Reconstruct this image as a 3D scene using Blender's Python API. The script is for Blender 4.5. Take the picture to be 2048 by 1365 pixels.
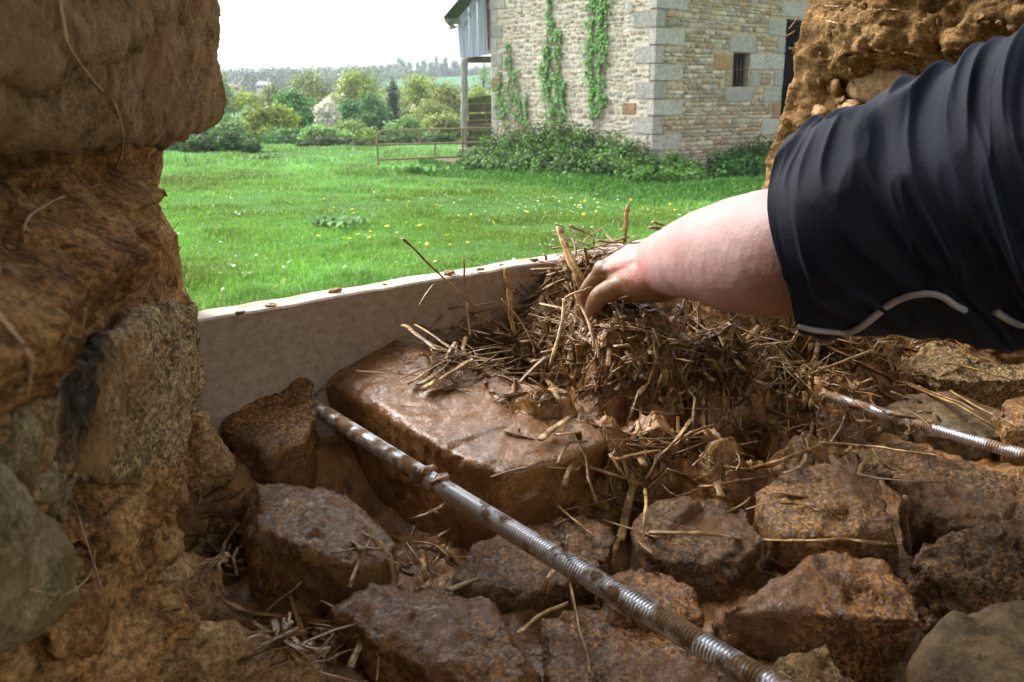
import bpy, bmesh, math, random
import numpy as np
from mathutils import Vector
from mathutils.bvhtree import BVHTree

random.seed(7)
RNG = np.random.default_rng(7)
scene = bpy.context.scene
for o in list(bpy.data.objects):
    bpy.data.objects.remove(o)

# ------------------------------------------------------------------ camera
PITCH = math.radians(14.5)
FPX = 1900.0                      # focal length in pixels of the 2048 px wide frame
cam_data = bpy.data.cameras.new("camera")
cam_data.sensor_width = 36.0
cam_data.lens = FPX / 2048 * 36.0
cam_data.clip_start = 0.02
HAZE = 0.0005
cam_data.clip_end = 6000
cam_data.dof.use_dof = True
cam_data.dof.focus_distance = 0.98
cam_data.dof.aperture_fstop = 20
cam = bpy.data.objects.new("camera", cam_data)
scene.collection.objects.link(cam)
cam.rotation_euler = (math.pi / 2 - PITCH, 0, 0)
scene.camera = cam

# ------------------------------------------------------------------ sky and sun (bright overcast)
SUN_EL, SUN_ROT = math.radians(48), math.radians(-60)
world = bpy.data.worlds.new("World")
scene.world = world
world.use_nodes = True
wn, wl = world.node_tree.nodes, world.node_tree.links
wn.clear()
w_out = wn.new("ShaderNodeOutputWorld")
w_bg = wn.new("ShaderNodeBackground")
w_sky = wn.new("ShaderNodeTexSky")
w_sky.sky_type = 'NISHITA'
w_sky.sun_disc = False
w_sky.sun_elevation = SUN_EL
w_sky.sun_rotation = SUN_ROT
w_sky.air_density = 1.0
w_sky.dust_density = 4.0
w_sky.ozone_density = 1.0
w_hsv = wn.new("ShaderNodeHueSaturation")
w_hsv.inputs["Saturation"].default_value = 0.12
w_bg.inputs["Strength"].default_value = 0.15
wl.new(w_sky.outputs[0], w_hsv.inputs["Color"])
wl.new(w_hsv.outputs[0], w_bg.inputs["Color"])
wl.new(w_bg.outputs[0], w_out.inputs[0])

sun_data = bpy.data.lights.new("sun", 'SUN')
sun_data.energy = 0.6
sun_data.angle = math.radians(25)
sun_data.color = (1.0, 0.96, 0.9)
sun = bpy.data.objects.new("sun", sun_data)
scene.collection.objects.link(sun)
_sd = Vector((math.sin(SUN_ROT) * math.cos(SUN_EL), math.cos(SUN_ROT) * math.cos(SUN_EL), math.sin(SUN_EL)))
sun.rotation_euler = _sd.to_track_quat('Z', 'Y').to_euler()
scene.view_settings.view_transform = 'Standard'
scene.view_settings.look = 'None'
scene.view_settings.exposure = 1.85
scene.view_settings.gamma = 1.0
scene.render.engine = 'CYCLES'
scene.cycles.use_denoising = True
scene.cycles.use_adaptive_sampling = False
scene.cycles.max_bounces = 8
scene.cycles.diffuse_bounces = 4
scene.cycles.glossy_bounces = 3
scene.cycles.transmission_bounces = 3
scene.cycles.volume_bounces = 0
scene.cycles.transparent_max_bounces = 6
scene.cycles.caustics_reflective = False
scene.cycles.caustics_refractive = False

# ------------------------------------------------------------------ rays
SP, CP = math.sin(PITCH), math.cos(PITCH)
def ray(px, py):
    u, v = (px - 1024) / FPX, (682.5 - py) / FPX
    return np.array([u, CP + v * SP, -SP + v * CP])
def atY(px, py, Y):
    d = ray(px, py); return d * (Y / d[1])
def atZ(px, py, z):
    d = ray(px, py); return d * (z / d[2])
def at_plane(px, py, p0, nrm):
    d = ray(px, py); return d * (np.dot(p0, nrm) / np.dot(d, nrm))

# ------------------------------------------------------------------ numpy noise
def _hash(ix, iy, iz, seed):
    h = (ix.astype(np.int64) * 374761393 + iy.astype(np.int64) * 668265263 + iz.astype(np.int64) * 2147483647 + seed * 974711) & 0xffffffff
    h = ((h ^ (h >> 13)) * 1274126177) & 0xffffffff
    h = ((h ^ (h >> 16)) * 2246822519) & 0xffffffff
    h = h ^ (h >> 15)
    return (h & 0xffffff) / float(0xffffff)
def vnoise(P, seed=0):
    I = np.floor(P); Fr = P - I; I = I.astype(np.int64)
    s = Fr * Fr * Fr * (Fr * (Fr * 6 - 15) + 10)
    x, y, z = I[:, 0], I[:, 1], I[:, 2]
    r = 0
    for dx in (0, 1):
        wx = s[:, 0] if dx else 1 - s[:, 0]
        for dy in (0, 1):
            wy = s[:, 1] if dy else 1 - s[:, 1]
            for dz in (0, 1):
                wz = s[:, 2] if dz else 1 - s[:, 2]
                r = r + wx * wy * wz * _hash(x + dx, y + dy, z + dz, seed)
    return r * 2 - 1
def fbm(P, freq, octv=4, seed=0, gain=0.5, ridged=False):
    P = np.asarray(P, float) * freq
    a, tot, r = 1.0, 0.0, np.zeros(len(P))
    for k in range(octv):
        n = vnoise(P + k * 17.3, seed + k * 31)
        if ridged: n = 1 - 2 * np.abs(n)
        r += a * n; tot += a; a *= gain; P = P * 2.03
    return r / tot

def facet(P, freq, seed=0, tilt=1.0, step=0.35):
    """broken-stone noise: every cell is its own tilted plane, with small steps between them"""
    Q = np.asarray(P, float) * freq; I = np.floor(Q).astype(np.int64)
    best = np.full(len(Q), 1e9); val = np.zeros(len(Q))
    for dx in (-1, 0, 1):
        for dy in (-1, 0, 1):
            for dz in (-1, 0, 1):
                x, y, z = I[:, 0] + dx, I[:, 1] + dy, I[:, 2] + dz
                D_ = np.stack([Q[:, 0] - x - _hash(x, y, z, seed + 1), Q[:, 1] - y - _hash(x, y, z, seed + 2), Q[:, 2] - z - _hash(x, y, z, seed + 3)], -1)
                d2 = (D_ ** 2).sum(1); k = d2 < best
                g = np.stack([_hash(x, y, z, seed + 4) - .5, _hash(x, y, z, seed + 5) - .5, _hash(x, y, z, seed + 6) - .5], -1)
                v = (D_ * g).sum(1) * 2 * tilt + (_hash(x, y, z, seed + 7) - .5) * 2 * step
                val = np.where(k, v, val); best = np.where(k, d2, best)
    return val

# ------------------------------------------------------------------ mesh helpers
COL = scene.collection
def tag(o, label=None, cat=None, group=None, kind=None):
    if label: o["label"] = label
    if cat: o["category"] = cat
    if group: o["group"] = group
    if kind: o["kind"] = kind
    return o
def raw_mesh(name, V, F, smooth=True):
    V = np.ascontiguousarray(V, dtype=np.float32)
    me = bpy.data.meshes.new(name)
    if isinstance(F, np.ndarray):
        n, k = F.shape
        me.vertices.add(len(V)); me.vertices.foreach_set("co", V.ravel())
        me.loops.add(n * k); me.loops.foreach_set("vertex_index", F.astype(np.int32).ravel())
        me.polygons.add(n)
        me.polygons.foreach_set("loop_start", np.arange(0, n * k, k, dtype=np.int32))
        me.update(calc_edges=True)
    else:
        me.from_pydata(V.tolist(), [], [list(map(int, f)) for f in F])
        me.update()
    if smooth:
        me.polygons.foreach_set("use_smooth", np.ones(len(me.polygons), dtype=bool))
    return me
def mk(name, V, F, mat=None, parent=None, smooth=True, origin=None):
    """one mesh object from world-space vertices; a child keeps its parent's frame"""
    V = np.asarray(V, float)
    if parent is not None:
        org = np.array(parent_origin(parent))
        loc = (0, 0, 0)
    else:
        if origin is None:
            lo, hi = V.min(0), V.max(0)
            origin = ((lo[0] + hi[0]) / 2, (lo[1] + hi[1]) / 2, lo[2])
        org = np.array(origin); loc = tuple(origin)
    o = bpy.data.objects.new(name, raw_mesh(name, V - org, F, smooth))
    COL.objects.link(o)
    o.location = loc
    o["_org"] = 0
    del o["_org"]
    ORG[o.name] = tuple(org)
    if parent is not None: o.parent = parent
    if mat is not None: o.data.materials.append(mat)
    return o
ORG = {}
def parent_origin(p): return ORG[p.name]
def empty(name, loc, label=None, cat=None, group=None):
    o = bpy.data.objects.new(name, None); COL.objects.link(o)
    o.location = tuple(loc); o.empty_display_size = 0.05
    ORG[o.name] = tuple(float(c) for c in loc)
    return tag(o, label, cat, group)
def attr_color(o, cols_per_face, name="tint"):
    """a colour of its own for every face (its stone, its leaf, its blade)"""
    me = o.data
    a = me.attributes.new(name, 'FLOAT_COLOR', 'FACE')
    c = np.ones((len(me.polygons), 4), dtype=np.float32); c[:, :3] = cols_per_face
    a.data.foreach_set("color", c.ravel())
class MB:
    def __init__(s): s.V = []; s.F = []; s.n = 0
    def add(s, V, F):
        V = np.asarray(V, float); s.V.append(V)
        s.F.extend([[int(i) + s.n for i in f] for f in F]); s.n += len(V)
        return s
    def box(s, c, size, ax=None):
        c = np.array(c, float); h = np.array(size, float) / 2
        A = np.eye(3) if ax is None else np.array(ax, float)
        V = [c + A[0] * x * h[0] + A[1] * y * h[1] + A[2] * z * h[2] for x in (-1, 1) for y in (-1, 1) for z in (-1, 1)]
        return s.add(V, [(0, 1, 3, 2), (4, 6, 7, 5), (0, 4, 5, 1), (2, 3, 7, 6), (0, 2, 6, 4), (1, 5, 7, 3)])
    def prism(s, poly, z0, z1):
        n = len(poly)
        V = [(x, y, z0) for x, y in poly] + [(x, y, z1) for x, y in poly]
        F = [list(range(n))[::-1], list(range(n, 2 * n))] + [(i, (i + 1) % n, n + (i + 1) % n, n + i) for i in range(n)]
        return s.add(V, F)
    def tube(s, pts, rad, sides=8, flat=1.0, cap=True):
        return s.add(*tube(pts, rad, sides, flat, cap))
    def mk(s, name, mat, parent=None, smooth=False, origin=None):
        return mk(name, np.vstack(s.V), s.F, mat, parent, smooth, origin)
def tube(pts, rad, sides=8, flat=1.0, cap=True, up=None):
    P = np.asarray(pts, float); n = len(P)
    R = np.full(n, rad, float) if np.isscalar(rad) else np.asarray(rad, float)
    T = np.gradient(P, axis=0); T /= np.linalg.norm(T, axis=1)[:, None] + 1e-12
    u = np.array(up if up is not None else (0.13, 0.21, 1.0))
    a = np.linspace(0, 2 * math.pi, sides, endpoint=False)
    V = []
    for i in range(n):
        u = u - T[i] * np.dot(u, T[i])
        if np.linalg.norm(u) < 1e-6: u = np.cross(T[i], (1, 0.3, 0))
        u = u / np.linalg.norm(u); w = np.cross(T[i], u)
        V.append(P[i] + R[i] * (np.cos(a)[:, None] * w + flat * np.sin(a)[:, None] * u))
    V = np.vstack(V)
    F = [(i * sides + j, i * sides + (j + 1) % sides, (i + 1) * sides + (j + 1) % sides, (i + 1) * sides + j)
         for i in range(n - 1) for j in range(sides)]
    if cap:
        F.append(list(range(sides))[::-1]); F.append([(n - 1) * sides + j for j in range(sides)])
    return V, F
def spline(pts, n):
    P = np.asarray(pts, float)
    if len(P) == 2: return P[0] + (P[1] - P[0]) * np.linspace(0, 1, n)[:, None]
    Q = np.vstack([2 * P[0] - P[1], P, 2 * P[-1] - P[-2]])
    out = []
    for t in np.linspace(0, len(P) - 1, n):
        i = min(int(t), len(P) - 2); f = t - i
        a, b, c, d = Q[i], Q[i + 1], Q[i + 2], Q[i + 3]
        out.append(0.5 * (2 * b + (c - a) * f + (2 * a - 5 * b + 4 * c - d) * f * f + (3 * b - a - 3 * c + d) * f ** 3))
    return np.array(out)
def grid_faces(nr, nc, wrap=False):
    r = np.arange(nr - 1)[:, None]; c = np.arange(nc if wrap else nc - 1)[None, :]
    c2 = (c + 1) % nc
    return np.stack([r * nc + c, r * nc + c2, (r + 1) * nc + c2, (r + 1) * nc + c], -1).reshape(-1, 4)
def remeshed(V, F, voxel, smooth=4, name="tmp"):
    """voxel-remesh a closed shape, return vertices, quads and normals"""
    me = raw_mesh(name, V, F)
    o = bpy.data.objects.new(name, me); COL.objects.link(o)
    m = o.modifiers.new("r", 'REMESH'); m.mode = 'VOXEL'; m.voxel_size = voxel
    if smooth:
        s = o.modifiers.new("s", 'SMOOTH'); s.factor = 0.5; s.iterations = smooth
    dg = bpy.context.evaluated_depsgraph_get(); dg.update()
    ev = bpy.data.meshes.new_from_object(o.evaluated_get(dg))
    n = len(ev.vertices)
    VV = np.empty(n * 3, np.float32); ev.vertices.foreach_get("co", VV); VV = VV.reshape(-1, 3).astype(float)
    NN = np.empty(n * 3, np.float32); ev.vertex_normals.foreach_get("vector", NN); NN = NN.reshape(-1, 3).astype(float)
    FF = np.empty(len(ev.loops), np.int32); ev.loops.foreach_get("vertex_index", FF)
    FF = FF.reshape(-1, 4)
    bpy.data.objects.remove(o); bpy.data.meshes.remove(me); bpy.data.meshes.remove(ev)
    return VV, FF, NN
def hull(pts):
    bm = bmesh.new()
    for p in pts: bm.verts.new(tuple(p))
    r = bmesh.ops.convex_hull(bm, input=bm.verts)
    bmesh.ops.delete(bm, geom=[g for g in r["geom_interior"] if isinstance(g, bmesh.types.BMVert)], context='VERTS')
    bm.verts.index_update()
    V = np.array([v.co[:] for v in bm.verts]); F = [[v.index for v in f.verts] for f in bm.faces]
    bm.free()
    return V, F
SURF = []
def add_surf(V, F):
    SURF.append(BVHTree.FromPolygons([tuple(v) for v in np.asarray(V)], [tuple(int(i) for i in f) for f in F]))
def hit(px, py, lift=0.0, default=None):
    d = Vector(ray(px, py)); dn = d.normalized(); best = None
    for b in SURF:
        r = b.ray_cast(Vector((0, 0, 0)), dn)
        if r[0] is not None and (best is None or r[3] < best): best = r[3]
    if best is None: return default if default is not None else atZ(px, py, -0.38)
    return np.array(dn * (best - lift * 0.5)) + np.array([0, 0, lift * 0.5])

# ------------------------------------------------------------------ materials
def new_mat(name):
    m = bpy.data.materials.new(name); m.use_nodes = True
    nt = m.node_tree; nt.nodes.clear()
    out = nt.nodes.new("ShaderNodeOutputMaterial"); b = nt.nodes.new("ShaderNodeBsdfPrincipled")
    nt.links.new(b.outputs[0], out.inputs[0])
    return m, nt, b, out
class N:
    def __init__(s, nt): s.nt = nt; s.geo = None
    def pos(s):
        if s.geo is None: s.geo = s.nt.nodes.new("ShaderNodeNewGeometry")
        return s.geo.outputs["Position"]
    def nrm(s):
        s.pos(); return s.geo.outputs["Normal"]
    def scale(s, v, xyz):
        m = s.nt.nodes.new("ShaderNodeVectorMath"); m.operation = 'MULTIPLY'
        s.nt.links.new(v, m.inputs[0]); m.inputs[1].default_value = xyz; return m.outputs[0]
    def noise(s, scale, detail=4, rough=0.55, vec=None, dist=0.0):
        n = s.nt.nodes.new("ShaderNodeTexNoise"); n.inputs["Scale"].default_value = scale
        n.inputs["Detail"].default_value = detail; n.inputs["Roughness"].default_value = rough
        n.inputs["Distortion"].default_value = dist
        s.nt.links.new(vec if vec is not None else s.pos(), n.inputs["Vector"]); return n.outputs["Fac"]
    def vor(s, scale, feat='F1', out="Distance", vec=None, rnd=1.0):
        n = s.nt.nodes.new("ShaderNodeTexVoronoi"); n.feature = feat
        n.inputs["Scale"].default_value = scale; n.inputs["Randomness"].default_value = rnd
        s.nt.links.new(vec if vec is not None else s.pos(), n.inputs["Vector"]); return n.outputs[out]
    def ramp(s, fac, stops, interp='LINEAR'):
        r = s.nt.nodes.new("ShaderNodeValToRGB"); r.color_ramp.interpolation = interp
        e = r.color_ramp.elements
        while len(e) < len(stops): e.new(0.5)
        for k, (p, c) in enumerate(stops):
            e[k].position = p
            e[k].color = (c, c, c, 1) if np.isscalar(c) else (*c, 1)
        s.nt.links.new(fac, r.inputs[0]); return r.outputs[0]
    def mix(s, fac, a, b, mode='MIX'):
        m = s.nt.nodes.new("ShaderNodeMix"); m.data_type = 'RGBA'; m.blend_type = mode
        if np.isscalar(fac): m.inputs[0].default_value = fac
        else: s.nt.links.new(fac, m.inputs[0])
        for k, x in ((6, a), (7, b)):
            if isinstance(x, tuple): m.inputs[k].default_value = (*x, 1)
            else: s.nt.links.new(x, m.inputs[k])
        return m.outputs[2]
    def math(s, op, a, b=0.0, clamp=False):
        m = s.nt.nodes.new("ShaderNodeMath"); m.operation = op; m.use_clamp = clamp
        for k, x in ((0, a), (1, b)):
            if np.isscalar(x): m.inputs[k].default_value = x
            else: s.nt.links.new(x, m.inputs[k])
        return m.outputs[0]
    def attr(s, name="tint"):
        a = s.nt.nodes.new("ShaderNodeAttribute"); a.attribute_name = name; return a.outputs["Color"]
    def sep(s, v):
        n = s.nt.nodes.new("ShaderNodeSeparateXYZ"); s.nt.links.new(v, n.inputs[0]); return n.outputs
    def bump(s, h, dist, strength=1.0, normal=None):
        b = s.nt.nodes.new("ShaderNodeBump"); b.inputs["Distance"].default_value = dist
        b.inputs["Strength"].default_value = strength
        s.nt.links.new(h, b.inputs["Height"])
        if normal is not None: s.nt.links.new(normal, b.inputs["Normal"])
        return b.outputs[0]
    def to(s, x, sock):
        if np.isscalar(x): sock.default_value = x
        elif isinstance(x, tuple): sock.default_value = (*x, 1)
        else: s.nt.links.new(x, sock)

PATCH = atY(100, 775, 0.43)          # where the black patch sits on the left side
def stone_mat(name, c_dark, c_mid, c_light, speck=0.5, mud=0.5, mudcol=(0.17, 0.088, 0.038), rough=(0.25, 0.5), grain=260, bump=0.0016, dark_patch=0.0, wet=0.0):
    m, nt, b, _ = new_mat(name); n = N(nt)
    base = n.ramp(n.noise(34, 8, 0.72), [(0.40, c_dark), (0.5, c_mid), (0.60, c_light)])
    g1 = n.noise(grain * 1.1, 3, 0.6); g2 = n.noise(grain * 0.55, 4, 0.7, dist=0.8)
    lt = tuple(min(1, x * 1.9) for x in c_light)
    sp = n.ramp(g1, [(0.38, tuple(x * 0.6 for x in c_dark)), (0.45, c_dark), (0.50, c_mid), (0.56, c_light), (0.62, lt)])
    sp = n.mix(n.ramp(g2, [(0.37, 0.8), (0.43, 0.0)]), sp, tuple(x * 0.7 for x in c_dark))
    g3 = n.noise(grain * 0.4, 4, 0.7, n.scale(n.pos(), (1.1, 0.9, 1.3)), 1.2)
    sp = n.mix(n.ramp(g3, [(0.57, 0.0), (0.62, 0.8)]), sp, lt)
    col = n.mix(speck, base, sp)
    big = n.noise(9, 6, 0.62)
    col = n.mix(n.ramp(n.noise(13, 6, 0.7, dist=1.2), [(0.36, 0.65), (0.47, 0.0)]), col, c_dark)
    if dark_patch > 0:
        vd = nt.nodes.new("ShaderNodeVectorMath"); vd.operation = 'DISTANCE'; nt.links.new(n.pos(), vd.inputs[0]); vd.inputs[1].default_value = tuple(PATCH)
        dm = n.math('ADD', n.math('MULTIPLY', vd.outputs["Value"], 6.0), n.math('MULTIPLY', n.noise(22, 7, 0.75), 1.1))
        col = n.mix(n.ramp(dm, [(0.92, dark_patch), (1.06, 0.0)]), col, (0.016, 0.014, 0.012))
    z = n.sep(n.nrm())[2]
    msk = n.math('ADD', n.math('MULTIPLY', z, -0.04), n.math('ADD', n.math('MULTIPLY', g1, 0.18), n.math('MULTIPLY', big, 0.85)))
    msk = n.ramp(msk, [(0.62 - 0.3 * mud, 0.0), (0.74 - 0.3 * mud, 0.85)])
    mcol = n.mix(n.noise(60, 6, 0.7), tuple(x * 0.8 for x in mudcol), tuple(x * 1.5 for x in mudcol))
    col = n.mix(msk, col, mcol)
    col = n.mix(1.0, col, (1.05, 0.92, 0.68) if wet else (1.06, 0.97, 0.82), 'MULTIPLY')
    n.to(col, b.inputs["Base Color"])
    n.to(n.ramp(n.noise(48, 4), [(0.35, rough[0]), (0.65, rough[1])]), b.inputs["Roughness"])
    h = n.math('ADD', n.noise(80, 9, 0.8), n.math('MULTIPLY', g1, 0.5))
    n.to(n.bump(h, bump * 3.6), b.inputs["Normal"])
    b.inputs["Specular IOR Level"].default_value = 0.2
    if wet:
        b.inputs["Coat Weight"].default_value = wet
        n.to(n.ramp(n.noise(30, 4), [(0.4, 0.03), (0.62, 0.14)]), b.inputs["Coat Roughness"])
        n.to(n.bump(n.math('ADD', n.noise(75, 6, 0.65, dist=0.5), n.math('MULTIPLY', g1, 0.25)), bump * (2.2 if wet > 0.9 else 4.0)), b.inputs["Coat Normal"])
    return m
def earth_mat(name, c1, c2, c3, rough=0.9, grain=220, bump=0.006, stretch=(1, 1, 1)):
    m, nt, b, _ = new_mat(name); n = N(nt)
    v = n.scale(n.pos(), stretch)
    col = n.ramp(n.noise(16, 8, 0.7, v, 0.4), [(0.38, c1), (0.5, c2), (0.60, c3)])
    fine = n.ramp(n.noise(grain, 5, 0.8), [(0.40, 0.50), (0.5, 0.95), (0.6, 1.5)])
    col = n.mix(1.0, col, fine, 'MULTIPLY')
    pits = n.ramp(n.noise(60, 5, 0.7, dist=0.6), [(0.34, 0.75), (0.42, 0.0)])
    col = n.mix(pits, col, tuple(x * 0.45 for x in c1))
    lite = n.ramp(n.noise(150, 4, 0.7, dist=0.4), [(0.62, 0.0), (0.70, 0.6)])
    col = n.mix(lite, col, tuple(min(1, x * 1.35) for x in c3))
    col = n.mix(1.0, col, (0.98, 0.93, 0.80), 'MULTIPLY')
    n.to(col, b.inputs["Base Color"]); n.to(rough, b.inputs["Roughness"])
    b.inputs["Specular IOR Level"].default_value = 0.12
    h = n.math('ADD', n.noise(55, 9, 0.75), n.math('MULTIPLY', n.noise(grain * 1.4, 3), 0.2))
    n.to(n.bump(h, bump), b.inputs["Normal"])
    return m
def simple_mat(name, c1, c2, scale=20, rough=0.7, bump=0.002, stretch=(1, 1, 1), spec=0.3, detail=5, metal=0.0):
    m, nt, b, _ = new_mat(name); n = N(nt)
    v = n.scale(n.pos(), stretch)
    f = n.noise(scale, detail, 0.6, v)
    n.to(n.ramp(f, [(0.35, c1), (0.65, c2)]), b.inputs["Base Color"])
    n.to(rough, b.inputs["Roughness"]); b.inputs["Specular IOR Level"].default_value = spec
    b.inputs["Metallic"].default_value = metal
    if bump: n.to(n.bump(f, bump), b.inputs["Normal"])
    return m
def leaf_mat(name, mult=1.0, trans=0.35, rough=0.5):
    """leaves and blades: the colour of each face comes from its own tint"""
    m, nt, b, out = new_mat(name); n = N(nt)
    c = n.mix(1.0, n.attr(), (mult, mult, mult), 'MULTIPLY')
    n.to(c, b.inputs["Base Color"]); n.to(rough, b.inputs["Roughness"]); b.inputs["Specular IOR Level"].default_value = 0.25
    t = nt.nodes.new("ShaderNodeBsdfTranslucent"); nt.links.new(n.mix(1.0, c, (1.25, 1.3, 0.6), 'MULTIPLY'), t.inputs[0])
    ms = nt.nodes.new("ShaderNodeMixShader"); ms.inputs[0].default_value = trans
    nt.links.new(b.outputs[0], ms.inputs[1]); nt.links.new(t.outputs[0], ms.inputs[2]); nt.links.new(ms.outputs[0], out.inputs[0])
    return m
# ================================================================== MATERIALS OF THE NEAR WALL
M_wet1 = stone_mat("wet_granite_brown", (0.070, 0.030, 0.009), (0.24, 0.118, 0.036), (0.42, 0.25, 0.10), 0.65, 0.55, rough=(0.13, 0.42), wet=0.70)
M_wet2 = stone_mat("wet_granite_red", (0.070, 0.027, 0.008), (0.25, 0.108, 0.032), (0.42, 0.225, 0.082), 0.65, 0.6, rough=(0.13, 0.42), wet=0.70)
M_wet3 = stone_mat("wet_granite_dark", (0.035, 0.019, 0.009), (0.130, 0.070, 0.030), (0.25, 0.15, 0.075), 0.65, 0.5, mudcol=(0.13, 0.065, 0.024), rough=(0.2, 0.5), wet=0.40)
M_slab = stone_mat("wet_slab_stone", (0.08, 0.033, 0.010), (0.21, 0.098, 0.031), (0.38, 0.21, 0.085), 0.5, 0.65, mudcol=(0.22, 0.108, 0.036), rough=(0.2, 0.4), bump=0.0010, wet=1.0)
M_olive = stone_mat("smooth_olive_stone", (0.05, 0.035, 0.02), (0.10, 0.072, 0.042), (0.15, 0.11, 0.065), 0.15, 0.3, mudcol=(0.11, 0.07, 0.035), rough=(0.3, 0.5), bump=0.0006)
M_gran_chip = stone_mat("speckled_granite_chip", (0.07, 0.045, 0.022), (0.19, 0.13, 0.07), (0.32, 0.24, 0.14), 0.7, 0.32, mudcol=(0.30, 0.18, 0.085), rough=(0.4, 0.7), grain=300)
M_gran_dry = stone_mat("dry_speckled_granite", (0.13, 0.085, 0.045), (0.36, 0.26, 0.155), (0.52, 0.41, 0.27), 0.7, 0.32, mudcol=(0.38, 0.235, 0.12), rough=(0.5, 0.8), grain=300, dark_patch=0.93)
M_rock_tan = stone_mat("dusty_tan_rock", (0.15, 0.092, 0.050), (0.31, 0.205, 0.118), (0.43, 0.31, 0.195), 0.22, 0.30, mudcol=(0.30, 0.19, 0.11), rough=(0.75, 0.95), grain=380, bump=0.0016)
M_rock_grey = stone_mat("grey_near_rock", (0.14, 0.115, 0.07), (0.33, 0.285, 0.19), (0.48, 0.43, 0.31), 0.35, 0.3, mudcol=(0.22, 0.15, 0.08), rough=(0.6, 0.9), grain=320, bump=0.0015)
M_earth = earth_mat("dry_red_earth", (0.13, 0.062, 0.026), (0.33, 0.18, 0.080), (0.47, 0.29, 0.15), bump=0.005, stretch=(1, 1, 1.9))
M_ochre = earth_mat("ochre_clay", (0.10, 0.055, 0.022), (0.22, 0.13, 0.056), (0.33, 0.21, 0.105), bump=0.006, stretch=(1, 1, 1.6))
M_clod = earth_mat("ochre_clod", (0.22, 0.13, 0.065), (0.38, 0.245, 0.135), (0.52, 0.37, 0.22), bump=0.006)
def mud_mat(name, c1, c2, c3, r=(0.08, 0.34), bump=0.006):
    m, nt, b, _ = new_mat(name); n = N(nt)
    n.to(n.mix(1.0, n.ramp(n.noise(26, 7, 0.65, dist=0.6), [(0.38, c1), (0.5, c2), (0.62, c3)]), (1.10, 0.92, 0.66), "MULTIPLY"), b.inputs["Base Color"])
    n.to(n.ramp(n.noise(40, 4), [(0.35, r[0]), (0.6, r[1])]), b.inputs["Roughness"])
    b.inputs["Specular IOR Level"].default_value = 0.6
    h = n.math('ADD', n.noise(60, 5, 0.6, dist=1.0), n.math('MULTIPLY', n.noise(200, 3), 0.25))
    n.to(n.bump(h, bump), b.inputs["Normal"])
    return m
M_mud = mud_mat("wet_mud", (0.085, 0.042, 0.014), (0.22, 0.118, 0.041), (0.33, 0.19, 0.075))
M_bed = mud_mat("mud_bed", (0.08, 0.040, 0.015), (0.19, 0.10, 0.040), (0.28, 0.165, 0.072), r=(0.25, 0.55))
def straw_mat():
    m, nt, b, _ = new_mat("muddy_straw"); n = N(nt)
    c = n.mix(n.ramp(n.noise(55, 4, 0.6), [(0.40, 0.0), (0.56, 0.9)]), n.attr(), (0.18, 0.088, 0.030))
    n.to(c, b.inputs["Base Color"]); n.to(n.ramp(n.noise(90, 3), [(0.35, 0.14), (0.65, 0.45)]), b.inputs["Roughness"])
    n.to(n.bump(n.noise(160, 3), 0.002), b.inputs["Normal"]); return m
M_straw = straw_mat()
M_root = simple_mat("pale_root", (0.30, 0.19, 0.11), (0.45, 0.31, 0.19), 90, 0.8, 0.002)

# ================================================================== THE BUILDING WE STAND IN
# plan frame: E runs along the wall, NN points outward
E = np.array([1, 1, 0]) / math.sqrt(2); NN = np.array([-1, 1, 0]) / math.sqrt(2)
def en(e, n): p = E * e + NN * n; return (p[0], p[1])
house = empty("stone_house", (0, -1.5, -2.1), "old stone and earth building under repair around the window opening", "building")
M_inside = simple_mat("limewashed_plaster", (0.42, 0.34, 0.24), (0.58, 0.49, 0.36), 4, 0.95, 0.004)
M_timber = simple_mat("old_oak", (0.06, 0.04, 0.025), (0.13, 0.09, 0.055), 12, 0.8, 0.003, (1, 1, 6))
LINTEL_Z = 0.95
mb = MB()
mb.prism([(-0.385, 0.90), (-0.31, 0.40), (-0.28, 0.20), en(-3.2, 0.30), en(-3.2, 0.87)], -2.3, 1.9)      # left of the opening
mb.prism([(0.54, 1.69), (0.97, 1.12), en(4.2, 0.30), en(4.2, 0.87)], -2.3, 1.9)                              # right of it
mb.prism([en(-0.1, 0.31), en(1.60, 0.31), en(1.60, 0.84), en(-0.1, 0.84)], -2.3, -0.47)                      # below the sill
mb.mk("wall", M_inside, house)
mb = MB(); mb.prism([en(-0.5, 0.30), en(2.2, 0.30), en(2.2, 0.87), en(-0.5, 0.87)], LINTEL_Z, LINTEL_Z + 0.25)
mb.mk("lintel", M_timber, house)
mb = MB(); mb.prism([en(-0.3, 0.31), en(2.0, 0.31), en(2.0, 0.86), en(-0.3, 0.86)], LINTEL_Z + 0.252, 1.9)
mb.mk("wall", M_inside, house)
mb = MB()
mb.prism([en(-3.4, -4.2), en(-3.2, -4.2), en(-3.2, 0.87), en(-3.4, 0.87)], -2.3, 1.9)
mb.prism([en(4.2, -2.2), en(4.4, -2.2), en(4.4, 0.87), en(4.2, 0.87)], -2.3, 1.9)        # right end; unseen gap added to light the left jamb
mb.prism([en(4.2, -4.2), en(4.4, -4.2), en(4.4, -3.9), en(4.2, -3.9)], -2.3, 1.9)
mb.prism([en(4.2, -3.9), en(4.4, -3.9), en(4.4, -0.6), en(4.2, -0.6)], 1.3, 1.9)
mb.prism([en(-3.2, -4.4), en(0.6, -4.4), en(0.6, -4.2), en(-3.2, -4.2)], -2.3, 1.9)       # back wall; unseen gap added to let fill light in
mb.prism([en(4.0, -4.4), en(4.2, -4.4), en(4.2, -4.2), en(4.0, -4.2)], -2.3, 1.9)
mb.prism([en(0.6, -4.4), en(4.0, -4.4), en(4.0, -4.2), en(0.6, -4.2)], 1.7, 1.9)
mb.mk("inner_wall", M_inside, house)
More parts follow.
